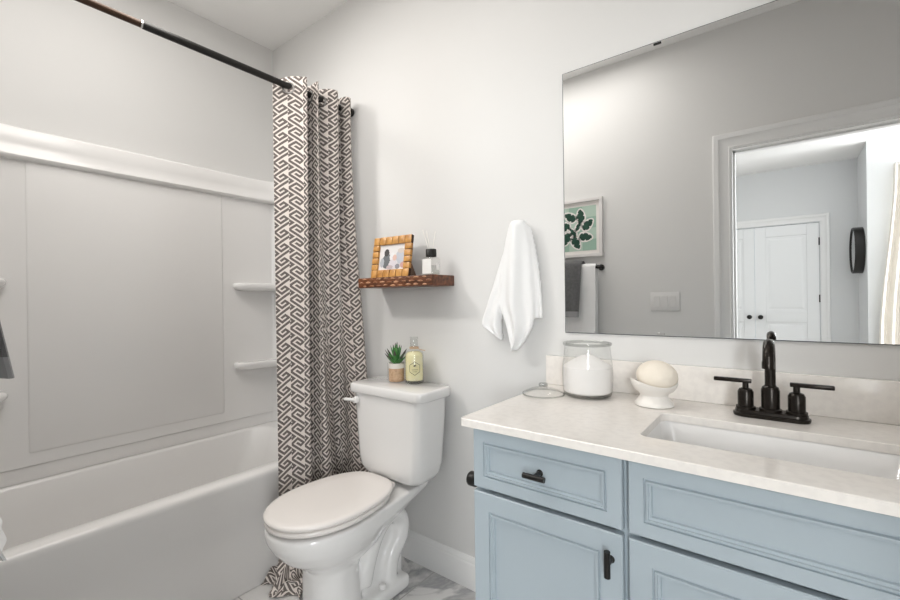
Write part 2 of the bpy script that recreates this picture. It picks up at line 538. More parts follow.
def panel_door(name, x0, x1, knob_x, hinge_x):
    t = 0.035
    y = BY - 0.01
    bm = BM()
    st, z0, z1 = 0.115, 0.012, CZ - 0.006
    ps = [(z0 + 0.22, 0.86), (1.00, z1 - 0.13)]
    box(bm, x0, x1, y - t, y - 0.012, z0, z1)
    box(bm, x0, x0 + st, y - 0.013, y, z0, z1, 0.003)
    box(bm, x1 - st, x1, y - 0.013, y, z0, z1, 0.003)
    for a, b in ((z0, ps[0][0]), (ps[0][1], ps[1][0]), (ps[1][1], z1)):
        box(bm, x0 + st, x1 - st, y - 0.013, y, a, b, 0.003)
    for a, b in ps:
        g = 0.028
        pts = [(x0 + st + g, a + g), (x1 - st - g, a + g), (x1 - st - g, b - g), (x0 + st + g, b - g)]
        cx, cz = (x0 + x1) / 2, (a + b) / 2
        def ring(s, yy):
            return [(px + (s if px < cx else -s), yy, pz + (s if pz < cz else -s)) for px, pz in pts]
        loft(bm, [ring(0, y - 0.012), ring(0.03, y - 0.004)], cap0=False)
    d = struct(name, bm, M_door, smooth=True, angle=20)
    bm = BM()
    lathe(bm, (knob_x, y, 0.92), [(0.026, 0.0), (0.026, 0.006), (0.010, 0.010), (0.010, 0.03), (0.024, 0.038), (0.028, 0.05), (0.022, 0.062), (0.0, 0.066)], 20, 'Y', cap1=False)
    obj('door_knob', bm, M_black, d)
    for z in (0.25, 1.15, 1.83):
        bm = BM()
        tube(bm, [(hinge_x, y + 0.006, z - 0.045), (hinge_x, y + 0.006, z + 0.045)], 0.007, 10)
        obj('hinge', bm, M_black, d)
panel_door('door_1', CX0 + 0.003, -0.2885, -0.345, CX0 + 0.002)
panel_door('door_2', -0.2855, CX1 - 0.003, -0.229, CX1 - 0.002)

# ------------------------------------------------------------------ bathtub
TX = -1.765                                            # apron plane
Y0, Y1 = YF + 0.004, -0.004
bm = BM()
def tubring(x0, x1, y0, y1, r, z):
    return [(x, y, z) for x, y in rrect(x0, x1, y0, y1, r, 8)]
XB = XL + 0.003
rings = [tubring(XB, TX + 0.012, Y0, Y1, 0.004, 0.002), tubring(XB, TX + 0.010, Y0, Y1, 0.004, 0.140),
         tubring(XB, TX + 0.002, Y0, Y1, 0.004, 0.156), tubring(XB, TX - 0.003, Y0, Y1, 0.004, 0.30),
         tubring(XB, TX, Y0, Y1, 0.004, 0.440), tubring(XB, TX - 0.001, Y0, Y1, 0.005, 0.452),
         tubring(XB, TX - 0.005, Y0, Y1, 0.006, 0.461), tubring(XB, TX - 0.013, Y0, Y1, 0.008, 0.466),
         tubring(XB + 0.03, TX - 0.072, Y0 + 0.09, Y1 - 0.105, 0.10, 0.466),
         tubring(XB + 0.038, TX - 0.080, Y0 + 0.10, Y1 - 0.115, 0.10, 0.462),
         tubring(XB + 0.044, TX - 0.086, Y0 + 0.106, Y1 - 0.125, 0.10, 0.452),
         tubring(XB + 0.060, TX - 0.100, Y0 + 0.120, Y1 - 0.165, 0.11, 0.36),
         tubring(XB + 0.085, TX - 0.118, Y0 + 0.145, Y1 - 0.245, 0.12, 0.20),
         tubring(XB + 0.105, TX - 0.135, Y0 + 0.170, Y1 - 0.300, 0.12, 0.145),
         tubring(XB + 0.150, TX - 0.175, Y0 + 0.220, Y1 - 0.360, 0.11, 0.122)]
loft(bm, rings)
tubo = obj('bathtub', bm, M_acr, smooth=True, angle=50)
tag(tubo, 'white alcove bathtub with a plain apron beside the toilet', 'bathtub', (-2.12, -0.75, 0))

# tub surround
su = thing('tub_surround', 'glossy white moulded wall surround with ledges above the bathtub', 'shower wall', (-2.46, -0.75, 0.467))
ZT = 1.915
bm = BM()
prof = [(-1.78, Y1), (-1.78, Y1 - 0.012), (-1.80, Y1 - 0.016), (-2.425, Y1 - 0.022)]
for i in range(9):
    a = PI / 2 * i / 8
    prof.append((-2.425 - 0.035 * sin(a), Y1 - 0.022 - 0.035 * (1 - cos(a))))
for i in range(9):
    a = PI / 2 * (1 - i / 8)
    prof.append((-2.425 - 0.035 * sin(a), Y0 + 0.022 + 0.035 * (1 - cos(a))))
prof += [(-1.80, Y0 + 0.016), (-1.78, Y0 + 0.012), (-1.78, Y0), (XB, Y0), (XB, Y1)]
loft(bm, [[(x, y, z) for x, y in prof] for z in (0.468, 0.528)])
def shrink(p, d):
    x, y = p
    if x <= XB + 1e-6: return p
    return (x - d if x < -2.2 else x, y + (d if y > -0.05 else (-d if y < YF + 0.05 else 0)) if x > -2.43 else y)
loft(bm, [[(*shrink(p, -0.004), z) for p in prof] for z in (0.530, ZT - 0.01)])
obj('wall_panel', bm, M_acr, su, angle=30)
bm = BM(); box(bm, -2.475, -2.4520, -1.122, -0.332, 0.578, 1.85, 0.012, 4)
obj('raised_panel', bm, M_acr, su)
bm = BM()
lp = [(XB, ZT), (-2.450, ZT), (-2.443, ZT - 0.004), (-2.440, ZT - 0.012), (-2.4405, 1.850), (-2.4400, 1.822), (-2.4340, 1.808), (-2.4300, 1.797), (-2.4330, 1.789), (-2.440, 1.785), (-2.458, 1.782), (XB, 1.782)]
rings = []
for y, d in ((Y0 + 0.02, 0.10), (Y0 + 0.05, 0.095), (Y0 + 0.11, 0.06), (Y0 + 0.19, 0.028), (Y0 + 0.27, 0.010), (Y0 + 0.36, 0.002), (Y0 + 0.40, 0), (Y1 - 0.34, 0), (Y1 - 0.20, 0.001), (Y1 - 0.12, 0.006), (Y1 - 0.06, 0.022), (Y1 - 0.02, 0.05)):
    rings.append([(x + (d if x > XB + 0.001 else 0), y, z) for x, z in lp])
loft(bm, rings)
obj('top_ledge', bm, M_acr, su, angle=40)
def soap_shelf(yc, sgn, z):
    ex = 0.006 if sgn > 0 else 0.046
    pts = [(-2.462, yc - sgn * (0.27 + ex)), (-2.43, yc - sgn * (0.272 + ex)), (-2.405, yc - sgn * (0.262 + ex)), (-2.392, yc - sgn * (0.235 + ex)), (-2.385, yc - sgn * 0.19), (-2.372, yc - sgn * 0.12), (-2.35, yc - sgn * 0.06), (-2.33, yc - sgn * 0.022), (-2.462, yc - sgn * 0.022)]
    bm = BM()
    def sc(k):
        cx, cy = -2.462, yc - sgn * 0.022
        return [(cx + (x - cx) * k, cy + (y - cy) * k) for x, y in pts]
    rr = [(0.86, -0.016), (0.95, -0.012), (0.99, -0.004), (1.0, 0.004), (0.985, 0.010), (0.95, 0.013), (0.88, 0.013), (0.84, 0.010)]
    loft(bm, [[(x, y, z + 1.5 * dz) for x, y in sc(k)] for k, dz in rr])
    obj('soap_ledge', bm, M_acr, su, angle=60)
for z in (1.281, 0.832):
    soap_shelf(Y1, 1, z)
    soap_shelf(Y0, -1, z)

# ------------------------------------------------------------------ curtain rod + curtain
RX, RZ = -1.747, 2.158
rod = thing('curtain_rod', 'slim black shower curtain rod spanning above the bathtub', 'curtain rod', (RX, -0.75, RZ))
bm = BM(); tube(bm, [(RX, -0.92, RZ), (RX, -0.012, RZ)], 0.0140, 16); obj('rod', bm, M_black, rod)
bm = BM(); tube(bm, [(RX, YF + 0.012, RZ), (RX, -0.90, RZ)], 0.0122, 16); obj('inner_rod', bm, M_rodin, rod)
bm = BM(); tube(bm, [(RX, -0.924, RZ), (RX, -0.919, RZ)], 0.0143, 16); obj('joint_ring', bm, M_chrome, rod)
for y0, y1 in ((-0.022, -0.001), (YF + 0.001, YF + 0.022)):
    bm = BM(); lathe(bm, (RX, 0, RZ), [(0.017, y0), (0.021, y0 + 0.003), (0.021, y1 - 0.003), (0.019, y1)], 20, 'Y'); obj('end_cap', bm, M_black, rod)

cu = thing('shower_curtain', 'grey and cream key patterned shower curtain gathered beside the toilet', 'curtain', (-1.72, -0.25, 0.0))
top = [(-1.790, -.412), (-1.768, -.388), (-1.742, -.360), (-1.710, -.325), (-1.690, -.308), (-1.705, -.298), (-1.760, -.300), (-1.812, -.290),
       (-1.818, -.272), (-1.790, -.258), (-1.745, -.250), (-1.710, -.250), (-1.690, -.248), (-1.705, -.236), (-1.760, -.236), (-1.812, -.226),
       (-1.812, -.212), (-1.780, -.206), (-1.747, -.192), (-1.710, -.168), (-1.691, -.138), (-1.705, -.126), (-1.760, -.124), (-1.800, -.108),
       (-1.790, -.090), (-1.750, -.078), (-1.712, -.076), (-1.695, -.066), (-1.703, -.046), (-1.745, -.036)]
low = [(-1.703, -.459), (-1.690, -.432), (-1.677, -.405), (-1.664, -.372), (-1.655, -.340), (-1.668, -.324), (-1.725, -.325), (-1.790, -.312),
       (-1.800, -.288), (-1.775, -.268), (-1.740, -.261), (-1.710, -.256), (-1.680, -.256), (-1.662, -.246), (-1.660, -.226), (-1.670, -.203),
       (-1.686, -.176), (-1.712, -.154), (-1.765, -.150), (-1.788, -.128), (-1.768, -.100), (-1.728, -.088), (-1.690, -.093), (-1.655, -.104),
       (-1.628, -.106), (-1.600, -.099), (-1.582, -.086), (-1.574, -.068), (-1.576, -.046), (-1.590, -.030)]
assert len(top) == len(low)
NS = 8
tp = catmull([(x, y, 0) for x, y in top], NS)
lw = catmull([(x, y, 0) for x, y in low], NS)
arc = [0.0]
for a, b in zip(lw, lw[1:]):
    arc.append(arc[-1] + (b - a).length)
# grommet holes sit where the cloth crosses the rod
ztop, zbot = 2.205, 0.025
rows, uvs = [], []
NV = 90
for j in range(NV + 1):
    v = j / NV
    z = lerp(ztop, zbot, v)
    k = sstep((v - 0.05) / 0.85)
    row = []
    for i, (a, b) in enumerate(zip(tp, lw)):
        p = a.lerp(b, k)
        x, y, zz = p.x, p.y, z
        if z < 0.14:                                    # hem kicks out and crumples on the floor
            f = sstep((0.14 - z) / 0.115)
            s = i / (len(tp) - 1)
            y -= f * (0.045 + 0.015 * sin(s * 9)) * (1 - s) + 0.006 * f * sin(s * 60)
            x += f * (0.045 * sin(s * 23 + 1.0) * 0.35 + 0.02)
            zz = lerp(z, 0.012 + 0.012 * (1 + sin(s * 31)), f * 0.5)
        x = max(x, TX + 0.022) if z < 0.50 else x
        zz -= 0.036 * (1 - v) ** 10 * max(0.0, 1 - i / (NS * 3.0)) ** 1.5
        zz += 0.003 * sin(i / NS * 1.1) * (1 - v) if j == 0 else 0
        row.append((x, y, zz))
    rows.append(row)
bm = BM()
R = grid(bm, rows)
uvl = bm.loops.layers.uv.new('UVMap')
idx = {}
for j, r in enumerate(R):
    for i, vv in enumerate(r):
        idx[vv] = (arc[i], rows[j][i][2])
for f in bm.faces:
    for l in f.loops:
        l[uvl].uv = idx[l.vert]
co = obj('cloth', bm, M_fret, cu, angle=180)
sm = co.modifiers.new('thick', 'SOLIDIFY'); sm.thickness = 0.0015; sm.offset = 0
bake(co, [])
# crumpled tail of the hem lying on the floor beside the toilet foot
bm = BM()
rows = []
uvl2 = {}
for j in range(25):
    t = j / 24
    row = []
    for i in range(41):
        s = i / 40
        x = lerp(-1.748, -1.52, s) + 0.012 * sin(9 * t + 4 * s)
        y = lerp(-0.36, -0.525 + 0.03 * sin(s * 9.5) + 0.035 * s, t)
        env = sin(PI * min(1, t * 1.0)) ** 0.6 * (0.45 + 0.55 * sin(PI * min(1, s * 1.15 + 0.05)) ** 0.5)
        z = 0.006 + env * (0.052 + 0.022 * sin(s * 17 + 3.2 * t) + 0.015 * sin(s * 31 - 7 * t + 1))
        if t > 0.9 or t < 0.02:
            z = max(0.004, z * 0.7)
        row.append((x, y, z))
    rows.append(row)
R = grid(bm, rows)
uvl = bm.loops.layers.uv.new('UVMap')
idx = {vv: (i / 40 * 0.34, j / 24 * 0.30) for j, r in enumerate(R) for i, vv in enumerate(r)}
for f in bm.faces:
    for l in f.loops:
        l[uvl].uv = idx[l.vert]
obj('crumpled_hem', bm, M_fret, cu, angle=180)
for gx, gy, ta in ((-1.745, -0.364, 0.88), (-1.747, -0.300, 0.0), (-1.747, -0.2505, 0.15), (-1.747, -0.236, 0.0), (-1.745, -0.191, 0.55), (-1.747, -0.124, 0.0), (-1.747, -0.0775, 0.2)):
    bm = BM()
    ring = []
    for a in range(25):
        A = 2 * PI * a / 24
        dx, dz = 0.024 * cos(A), 0.024 * sin(A)
        ring.append((gx + dx * cos(ta), gy + dx * sin(ta), RZ + dz - 0.008))
    tube(bm, ring, 0.0045, 8, caps=False)
    obj('grommet', bm, M_nickel, cu)

# ------------------------------------------------------------------ toilet
X0 = -1.345
to = thing('toilet', 'white two piece toilet with closed lid beside the bathtub', 'toilet', (X0, -0.35, 0))
def egg(hw, yf, yb, n=48, back=0.72, pw=2.0):
    """plan outline of an elongated bowl: pointed-round front at yf, squarish back at yb"""
    pts = []
    ym = lerp(yf, yb, 0.47)
    for i in range(n):
        a = 2 * PI * i / n
        c, s = cos(a), sin(a)
        if s < 0:
            x = hw * (abs(c) ** (2 / 2.15)) * (1 if c > 0 else -1)
            y = ym + (ym - yf) * -(abs(s) ** (2 / 2.05))
        else:
            y = ym + (yb - ym) * (s ** (2 / 3.2))
            x = hw * (abs(c) ** (2 / 3.2)) * (1 if c > 0 else -1)
            x *= lerp(1.0, back, ((y - ym) / (yb - ym)) ** 1.6)
        pts.append((X0 + x, y))
    return pts
def eggring(hw, yf, yb, z, **k):
    return [(x, y, z) for x, y in egg(hw, yf, yb, **k)]
# bowl, pedestal, trapway and foot fused into one casting
bm = BM()
rings = [eggring(0.108, -0.572, -0.15, 0.0, back=0.9), eggring(0.106, -0.570, -0.20, 0.02, back=0.9),
         eggring(0.101, -0.562, -0.36, 0.06, back=0.92), eggring(0.100, -0.560, -0.38, 0.20, back=0.92), eggring(0.104, -0.567, -0.36, 0.236, back=0.9),
         eggring(0.122, -0.598, -0.27, 0.266, back=0.8), eggring(0.150, -0.648, -0.24, 0.302), eggring(0.170, -0.682, -0.21, 0.345),
         eggring(0.177, -0.696, -0.20, 0.373), eggring(0.179, -0.700, -0.20, 0.393), eggring(0.177, -0.698, -0.20, 0.415)]
loft(bm, rings)
for sx in (-1, 1):                                      # trapway bulge
    path = catmull([(X0 + sx * 0.050, -0.36, 0.10), (X0 + sx * 0.056, -0.335, 0.20), (X0 + sx * 0.060, -0.290, 0.285), (X0 + sx * 0.062, -0.225, 0.325), (X0 + sx * 0.062, -0.165, 0.285), (X0 + sx * 0.060, -0.165, 0.21), (X0 + sx * 0.056, -0.215, 0.14), (X0 + sx * 0.056, -0.235, 0.03)], 6)
    tube(bm, path, 0.040, 14)
    box(bm, X0 + (0.02 if sx > 0 else -0.112), X0 + (0.112 if sx > 0 else -0.02), -0.36, -0.145, 0.0, 0.062, 0.02, 3)
box(bm, X0 - 0.055, X0 + 0.055, -0.40, -0.13, 0.0, 0.34, 0.02, 2)
hp = []
for sx in (-1, 1):
    for p in ((0.163, -0.43, 0.414), (0.160, -0.38, 0.36), (0.138, -0.22, 0.420), (0.128, -0.05, 0.424), (0.130, -0.20, 0.388), (0.120, -0.05, 0.398), (0.095, -0.40, 0.26), (0.07, -0.22, 0.34), (0.07, -0.09, 0.375)):
        hp.append(bm.verts.new((X0 + 0.008 + sx * p[0], p[1], p[2])))
bmesh.ops.convex_hull(bm, input=hp)
bowl = obj('bowl', bm, M_cer, to)
bake(bowl, [('REMESH', dict(mode='VOXEL', voxel_size=0.0065)), ('SMOOTH', dict(factor=0.5, iterations=7))])
# seat ring and lid
bm = BM()
loft(bm, [eggring(0.171, -0.694, -0.228, 0.4245, back=0.84), eggring(0.176, -0.699, -0.225, 0.428, back=0.84), eggring(0.176, -0.699, -0.225, 0.439, back=0.84), eggring(0.172, -0.695, -0.227, 0.4425, back=0.84)])
obj('seat', bm, M_seat, to, angle=60)
bm = BM()
loft(bm, [eggring(0.173, -0.696, -0.216, 0.4455, back=0.84), eggring(0.178, -0.702, -0.212, 0.449, back=0.84), eggring(0.178, -0.702, -0.212, 0.457, back=0.84), eggring(0.173, -0.696, -0.216, 0.4625, back=0.84), eggring(0.160, -0.680, -0.226, 0.4655, back=0.84), eggring(0.10, -0.58, -0.28, 0.4675)])
obj('seat_cover', bm, M_seat, to, angle=60)
for sx in (-1, 1):
    bm = BM(); box(bm, X0 + sx * 0.060 - 0.02, X0 + sx * 0.060 + 0.02, -0.224, -0.200, 0.4260, 0.448, 0.006, 2); obj('hinge', bm, M_seat, to)
    bm = BM(); lathe(bm, (X0 + sx * 0.086, -0.285, 0.0605), [(0.014, 0), (0.014, 0.012), (0.011, 0.016), (0.0, 0.018)], 16, cap1=False); obj('bolt_cap', bm, M_cer, to)
# tank: tapering body with a bowed front
def tank_ring(hw, yf, yb, r, z, bow=0.012):
    out = []
    for x, y in rrect(-hw, hw, yf, yb, r, 8):
        k = (yb - y) / (yb - yf)
        out.append((X0 + 0.030 + 0.965 * x, y - 0.008 - bow * k * (1 - (x / hw) ** 2), z + 0.012))
    return out
bm = BM()
loft(bm, [tank_ring(0.110, -0.155, -0.060, 0.035, 0.426), tank_ring(0.148, -0.176, -0.050, 0.045, 0.431), tank_ring(0.172, -0.188, -0.040, 0.05, 0.444), tank_ring(0.188, -0.196, -0.032, 0.05, 0.468),
          tank_ring(0.198, -0.199, -0.027, 0.05, 0.510), tank_ring(0.204, -0.201, -0.024, 0.05, 0.60), tank_ring(0.209, -0.202, -0.022, 0.045, 0.70), tank_ring(0.211, -0.203, -0.022, 0.042, 0.778)])
obj('tank', bm, M_cer, to, angle=60)
bm = BM()
loft(bm, [tank_ring(0.217, -0.208, -0.017, 0.036, 0.7785), tank_ring(0.223, -0.214, -0.013, 0.034, 0.780), tank_ring(0.226, -0.217, -0.012, 0.034, 0.786), tank_ring(0.226, -0.217, -0.012, 0.034, 0.811), tank_ring(0.224, -0.215, -0.013, 0.033, 0.817), tank_ring(0.219, -0.210, -0.017, 0.032, 0.820)])
obj('tank_lid', bm, M_cer, to, angle=60)
lv = BM()
LX = X0 - 0.132
lathe(lv, (LX, -0.218, 0.762), [(0.015, 0.0), (0.015, -0.010), (0.012, -0.016), (0, -0.018)], 18, 'Y', cap1=False)
tube(lv, [(LX, -0.230, 0.762), (LX - 0.018, -0.236, 0.762), (LX - 0.050, -0.242, 0.761), (LX - 0.058, -0.242, 0.761)], [0.008, 0.007, 0.008, 0.005], 12)
obj('flush_lever', lv, M_cer, to)

# ------------------------------------------------------------------ succulent and soap bottle on the tank
ZL = 0.8325
px, py = -1.371, -0.080
pl = thing('potted_succulent', 'small spiky green succulent in a two tone cup on the toilet tank', 'plant', (px, py, ZL))
bm = BM(); lathe(bm, (px, py, ZL), [(0.030, 0.0), (0.034, 0.003), (0.0345, 0.058)], 28); obj('pot_base', bm, M_potwood, pl)
bm = BM(); lathe(bm, (px, py, ZL), [(0.0345, 0.0585), (0.0355, 0.080), (0.034, 0.081), (0.032, 0.074), (0.0, 0.073)], 28, cap1=False); obj('pot_rim', bm, M_potw, pl)
bm = BM(); lathe(bm, (px, py, ZL), [(0.0385, 0.0), (0.0395, 0.004), (0.040, 0.080)], 28, cap0=False, cap1=False); obj('glass_cup', bm, M_glass, pl)
random.seed(3)
LV = [(a * 2 * PI / 5 + 0.4, 0.30, 0.072) for a in range(5)] + [(a * 2 * PI / 6 + 0.1, 0.72, 0.066) for a in range(6)] + [(0.3, 0.05, 0.085), (2.5, 0.14, 0.078)] + [(a * 2 * PI / 5 + 1.0, 1.0, 0.055) for a in range(5)]
for az, lean, ln in [(a, b, c * 1.22) for a, b, c in LV]:
    bm = BM()
    rings = []
    d = Vector((sin(lean) * cos(az), sin(lean) * sin(az), cos(lean)))
    side = Vector((-sin(az), cos(az), 0))
    nrm = d.cross(side)
    for t, wd in ((0, 0.005), (0.2, 0.0105), (0.45, 0.0105), (0.7, 0.0072), (0.9, 0.0032), (1.0, 0.0006)):
        c = Vector((px, py, ZL + 0.072)) + d * (ln * t) + Vector((0, 0, 0.014 * t * t * lean))
        rings.append([c + side * (wd * cos(a)) + nrm * (wd * 0.42 * sin(a)) for a in [2 * PI * k / 8 for k in range(8)]])
    Rr = loft(bm, rings)
    for f in bm.faces:
        if sum((v.co - Vector((px, py, ZL + 0.072))).length for v in f.verts) / len(f.verts) > ln * 0.86:
            f.material_index = 1
    obj('leaf', bm, (M_leaf, M_leaft), pl)

bx, by = -1.272, -0.070
bo = thing('soap_bottle', 'clear glass bottle of pale yellow liquid soap on the toilet tank', 'bottle', (bx, by, ZL))
bm = BM(); lathe(bm, (bx, by, ZL), [(0.036, 0.014), (0.0378, 0.018), (0.0378, 0.118), (0.035, 0.128), (0.025, 0.136), (0.0, 0.138)], 36, cap1=False); obj('liquid', bm, M_soap, bo)
bm = BM(); lathe(bm, (bx, by, ZL), [(0.038, 0.0), (0.041, 0.003), (0.041, 0.120), (0.038, 0.133), (0.027, 0.144), (0.0165, 0.150), (0.0165, 0.190), (0.018, 0.194), (0.018, 0.200), (0.014, 0.200), (0.014, 0.155)], 36, cap1=False); obj('glass', bm, M_glass, bo)
bm = BM(); lathe(bm, (bx, by, ZL), [(0.036, 0.0005), (0.039, 0.003), (0.039, 0.010), (0.034, 0.012)], 36); obj('glass_base', bm, M_glassedge, bo)
bm = BM()
for r, z in ((0.0185, 0.151), (0.0185, 0.155)):
    tube(bm, [(bx + r * cos(2 * PI * i / 20), by + r * sin(2 * PI * i / 20), ZL + z) for i in range(21)], 0.0022, 6, caps=False)
tube(bm, catmull([(bx + 0.018, by - 0.006, ZL + 0.153), (bx + 0.03, by - 0.01, ZL + 0.152), (bx + 0.050, by - 0.01, ZL + 0.148), (bx + 0.070, by - 0.008, ZL + 0.146)], 4), 0.002, 6)
obj('twine', bm, M_twine, bo)
def on_cyl(u, v, r):
    """u,v metres on the bottle front, facing the camera side"""
    a = 0.50 + u / r
    return (bx + r * sin(a) * 1.0, by - r * cos(a), ZL + v)
bm = BM()
ph = [PI / 2 + k * PI / 3 for k in range(6)]
def hexring(rad, r):
    pts = []
    for k in range(6):
        a, b = ph[k], ph[(k + 1) % 6]
        for t in range(6):
            u = lerp(cos(a), cos(b), t / 6) * rad * 0.92 + 0.012
            v = lerp(sin(a), sin(b), t / 6) * rad + 0.068
            pts.append(on_cyl(u, v, r))
    return pts
loft(bm, [hexring(0.0295, 0.0414), hexring(0.0275, 0.0414)], cap0=False, cap1=False)
for y0_, w_, h_ in ((0.062, 0.026, 0.0015), (0.054, 0.020, 0.0012)):
    grid(bm, [[on_cyl(lerp(-w_ / 2, w_ / 2, t / 6) + 0.012, v, 0.0414) for t in range(7)] for v in (y0_, y0_ + h_)])
for (cu_, cv_, r_) in ((0.010, 0.079, 0.004), (0.015, 0.080, 0.0035), (0.0125, 0.083, 0.0025)):
    vs = [bm.verts.new(on_cyl(cu_ + r_ * cos(a), cv_ + r_ * 0.7 * sin(a), 0.0414)) for a in [2 * PI * k / 10 for k in range(10)]]
    bm.faces.new(vs)
obj('printed_label', bm, M_ink, bo, smooth=False)

# ------------------------------------------------------------------ floating shelf with frame and diffuser
SX0, SX1, SY, SZ0, SZ1 = -1.545, -1.10, -0.145, 1.250, 1.294
sh = thing('floating_shelf', 'short dark wood floating shelf with a carved front', 'shelf', (-1.32, -0.07, SZ0))
bm = BM(); box(bm, SX0, SX1, SY, -0.001, SZ0, SZ1, 0.002, 2); obj('board', bm, M_shelf, sh)
# carved lattice of almond bosses along the front edge
bm = BM()
nx = 10
for row in range(3):
    for i in range(nx + 1):
        cx = lerp(SX0, SX1, (i + (0.5 if row % 2 else 0.0)) / nx) + random.uniform(-0.003, 0.003)
        cz = lerp(SZ0, SZ1, (row + 0.5) / 3) + random.uniform(-0.0012, 0.0012)
        hw, hh = random.uniform(0.013, 0.019), random.uniform(0.0042, 0.0062)
        if cx + hw > SX1 - 0.001 or cx - hw < SX0 + 0.001:
            continue
        rings = []
        for s_, dy in ((1.0, 0.001), (0.72, -0.0028), (0.35, -0.0042)):
            ring = []
            for k in range(14):
                a = 2 * PI * k / 14
                ring.append((cx + hw * s_ * cos(a), SY + dy, cz + hh * s_ * sin(a) * (1 - 0.45 * abs(cos(a)))))
            rings.append(ring)
        loft(bm, rings, cap0=False)
obj('carving', bm, M_knot, sh, angle=60)

# bamboo frame, leaning back on its easel
fw_, fh_, bd, th = 0.226, 0.188, 0.036, 0.016
fl = Vector((-1.500, -0.112, SZ1 + 0.001))
fr = thing('photo_frame', 'bamboo tiled photo frame leaning on the floating shelf', 'photo frame', fl)
tilt = math.radians(9)
frot = math.radians(3)
def place_frame(bm):
    bmesh.ops.rotate(bm, verts=bm.verts, cent=(0, 0, 0), matrix=Matrix.Rotation(-tilt, 3, 'X'))
    bmesh.ops.rotate(bm, verts=bm.verts, cent=(0, 0, 0), matrix=Matrix.Rotation(frot, 3, 'Z'))
    bmesh.ops.translate(bm, verts=bm.verts, vec=fl)
bm = BM()
nb = 6
for i in range(nb):
    a, b = fw_ * i / nb, fw_ * (i + 1) / nb
    for z0, z1 in ((0, bd), (fh_ - bd, fh_)):
        box(bm, a + 0.0015, b - 0.0015, 0, th, z0, z1, 0.0022, 2)
ns = 4
for i in range(ns):
    a, b = lerp(bd, fh_ - bd, i / ns), lerp(bd, fh_ - bd, (i + 1) / ns)
    for x0, x1 in ((0, bd), (fw_ - bd, fw_)):
        box(bm, x0, x1, 0, th, a + 0.0015, b - 0.0015, 0.0022, 2)
place_frame(bm); obj('bamboo_border', bm, M_bamboo, fr)
bm = BM()
for (x0, x1, z0, z1) in ((0.001, fw_ - 0.001, 0.001, bd - 0.002), (0.001, fw_ - 0.001, fh_ - bd + 0.002, fh_ - 0.001), (0.001, bd - 0.002, bd - 0.002, fh_ - bd + 0.002), (fw_ - bd + 0.002, fw_ - 0.001, bd - 0.002, fh_ - bd + 0.002)):
    box(bm, x0, x1, 0.0025, th + 0.001, z0, z1)
place_frame(bm); obj('backing', bm, M_groove, fr, smooth=False)
bm = BM()
box(bm, bd - 0.001, fw_ - bd + 0.001, 0.010, 0.0125, bd - 0.001, fh_ - bd + 0.001)
place_frame(bm)
pho = obj('photograph', bm, M_paper, fr, smooth=False)
def blob(cx, cz, rx, rz, col, name, y=0.0096, n=18, rough=0.4):
    bm = BM()
    vs = [bm.verts.new((cx + rx * cos(2 * PI * k / n) * (1 + 0.12 * sin(3 * k + cx * 99)), y, cz + rz * sin(2 * PI * k / n))) for k in range(n)]
    bm.faces.new(vs)
    place_frame(bm)
    m = MATS.get(name) or mat(name, col, rough)
    return obj(name, bm, m, pho, smooth=False)
gx0, gz0 = bd, bd
blob(gx0 + 0.050, gz0 + 0.040, 0.034, 0.034, (0.13, 0.14, 0.15), 'dark_jacket_print')
blob(gx0 + 0.044, gz0 + 0.080, 0.015, 0.017, (0.05, 0.045, 0.045), 'dark_hair_print', 0.0092)
blob(gx0 + 0.085, gz0 + 0.026, 0.024, 0.022, (0.62, 0.58, 0.62), 'pale_dress_print', 0.0094)
blob(gx0 + 0.094, gz0 + 0.055, 0.012, 0.014, (0.66, 0.45, 0.38), 'face_print', 0.0092)
blob(gx0 + 0.128, gz0 + 0.060, 0.026, 0.036, (0.46, 0.48, 0.54), 'background_print', 0.0097)
blob(gx0 + 0.145, gz0 + 0.020, 0.016, 0.014, (0.52, 0.30, 0.27), 'warm_print', 0.0094)
blob(gx0 + 0.078, gz0 + 0.060, 0.015, 0.020, (0.70, 0.69, 0.70), 'pale_shirt_print', 0.0095)
blob(gx0 + 0.068, gz0 + 0.012, 0.020, 0.010, (0.48, 0.40, 0.42), 'blanket_print', 0.0091)
blob(gx0 + 0.114, gz0 + 0.014, 0.014, 0.012, (0.25, 0.24, 0.27), 'dark_shoe_print', 0.0093)
blob(gx0 + 0.128, gz0 + 0.085, 0.020, 0.012, (0.56, 0.50, 0.46), 'tan_print', 0.0094)
blob(gx0 + 0.020, gz0 + 0.035, 0.012, 0.022, (0.40, 0.42, 0.46), 'grey_print', 0.0093)
bm = BM()
extrude_profile(bm, [(th + 0.002, 0.105), (th + 0.005, 0.105), (0.094, 0.0195), (0.092, 0.017), (th + 0.002, 0.017)], 'X', fw_ * 0.84, fw_ * 0.87)
bmesh.ops.rotate(bm, verts=bm.verts, cent=(0, 0, 0), matrix=Matrix.Rotation(-tilt, 3, 'X'))
bmesh.ops.rotate(bm, verts=bm.verts, cent=(0, 0, 0), matrix=Matrix.Rotation(frot, 3, 'Z'))
bmesh.ops.translate(bm, verts=bm.verts, vec=fl)
obj('easel_leg', bm, M_card, fr, smooth=False)

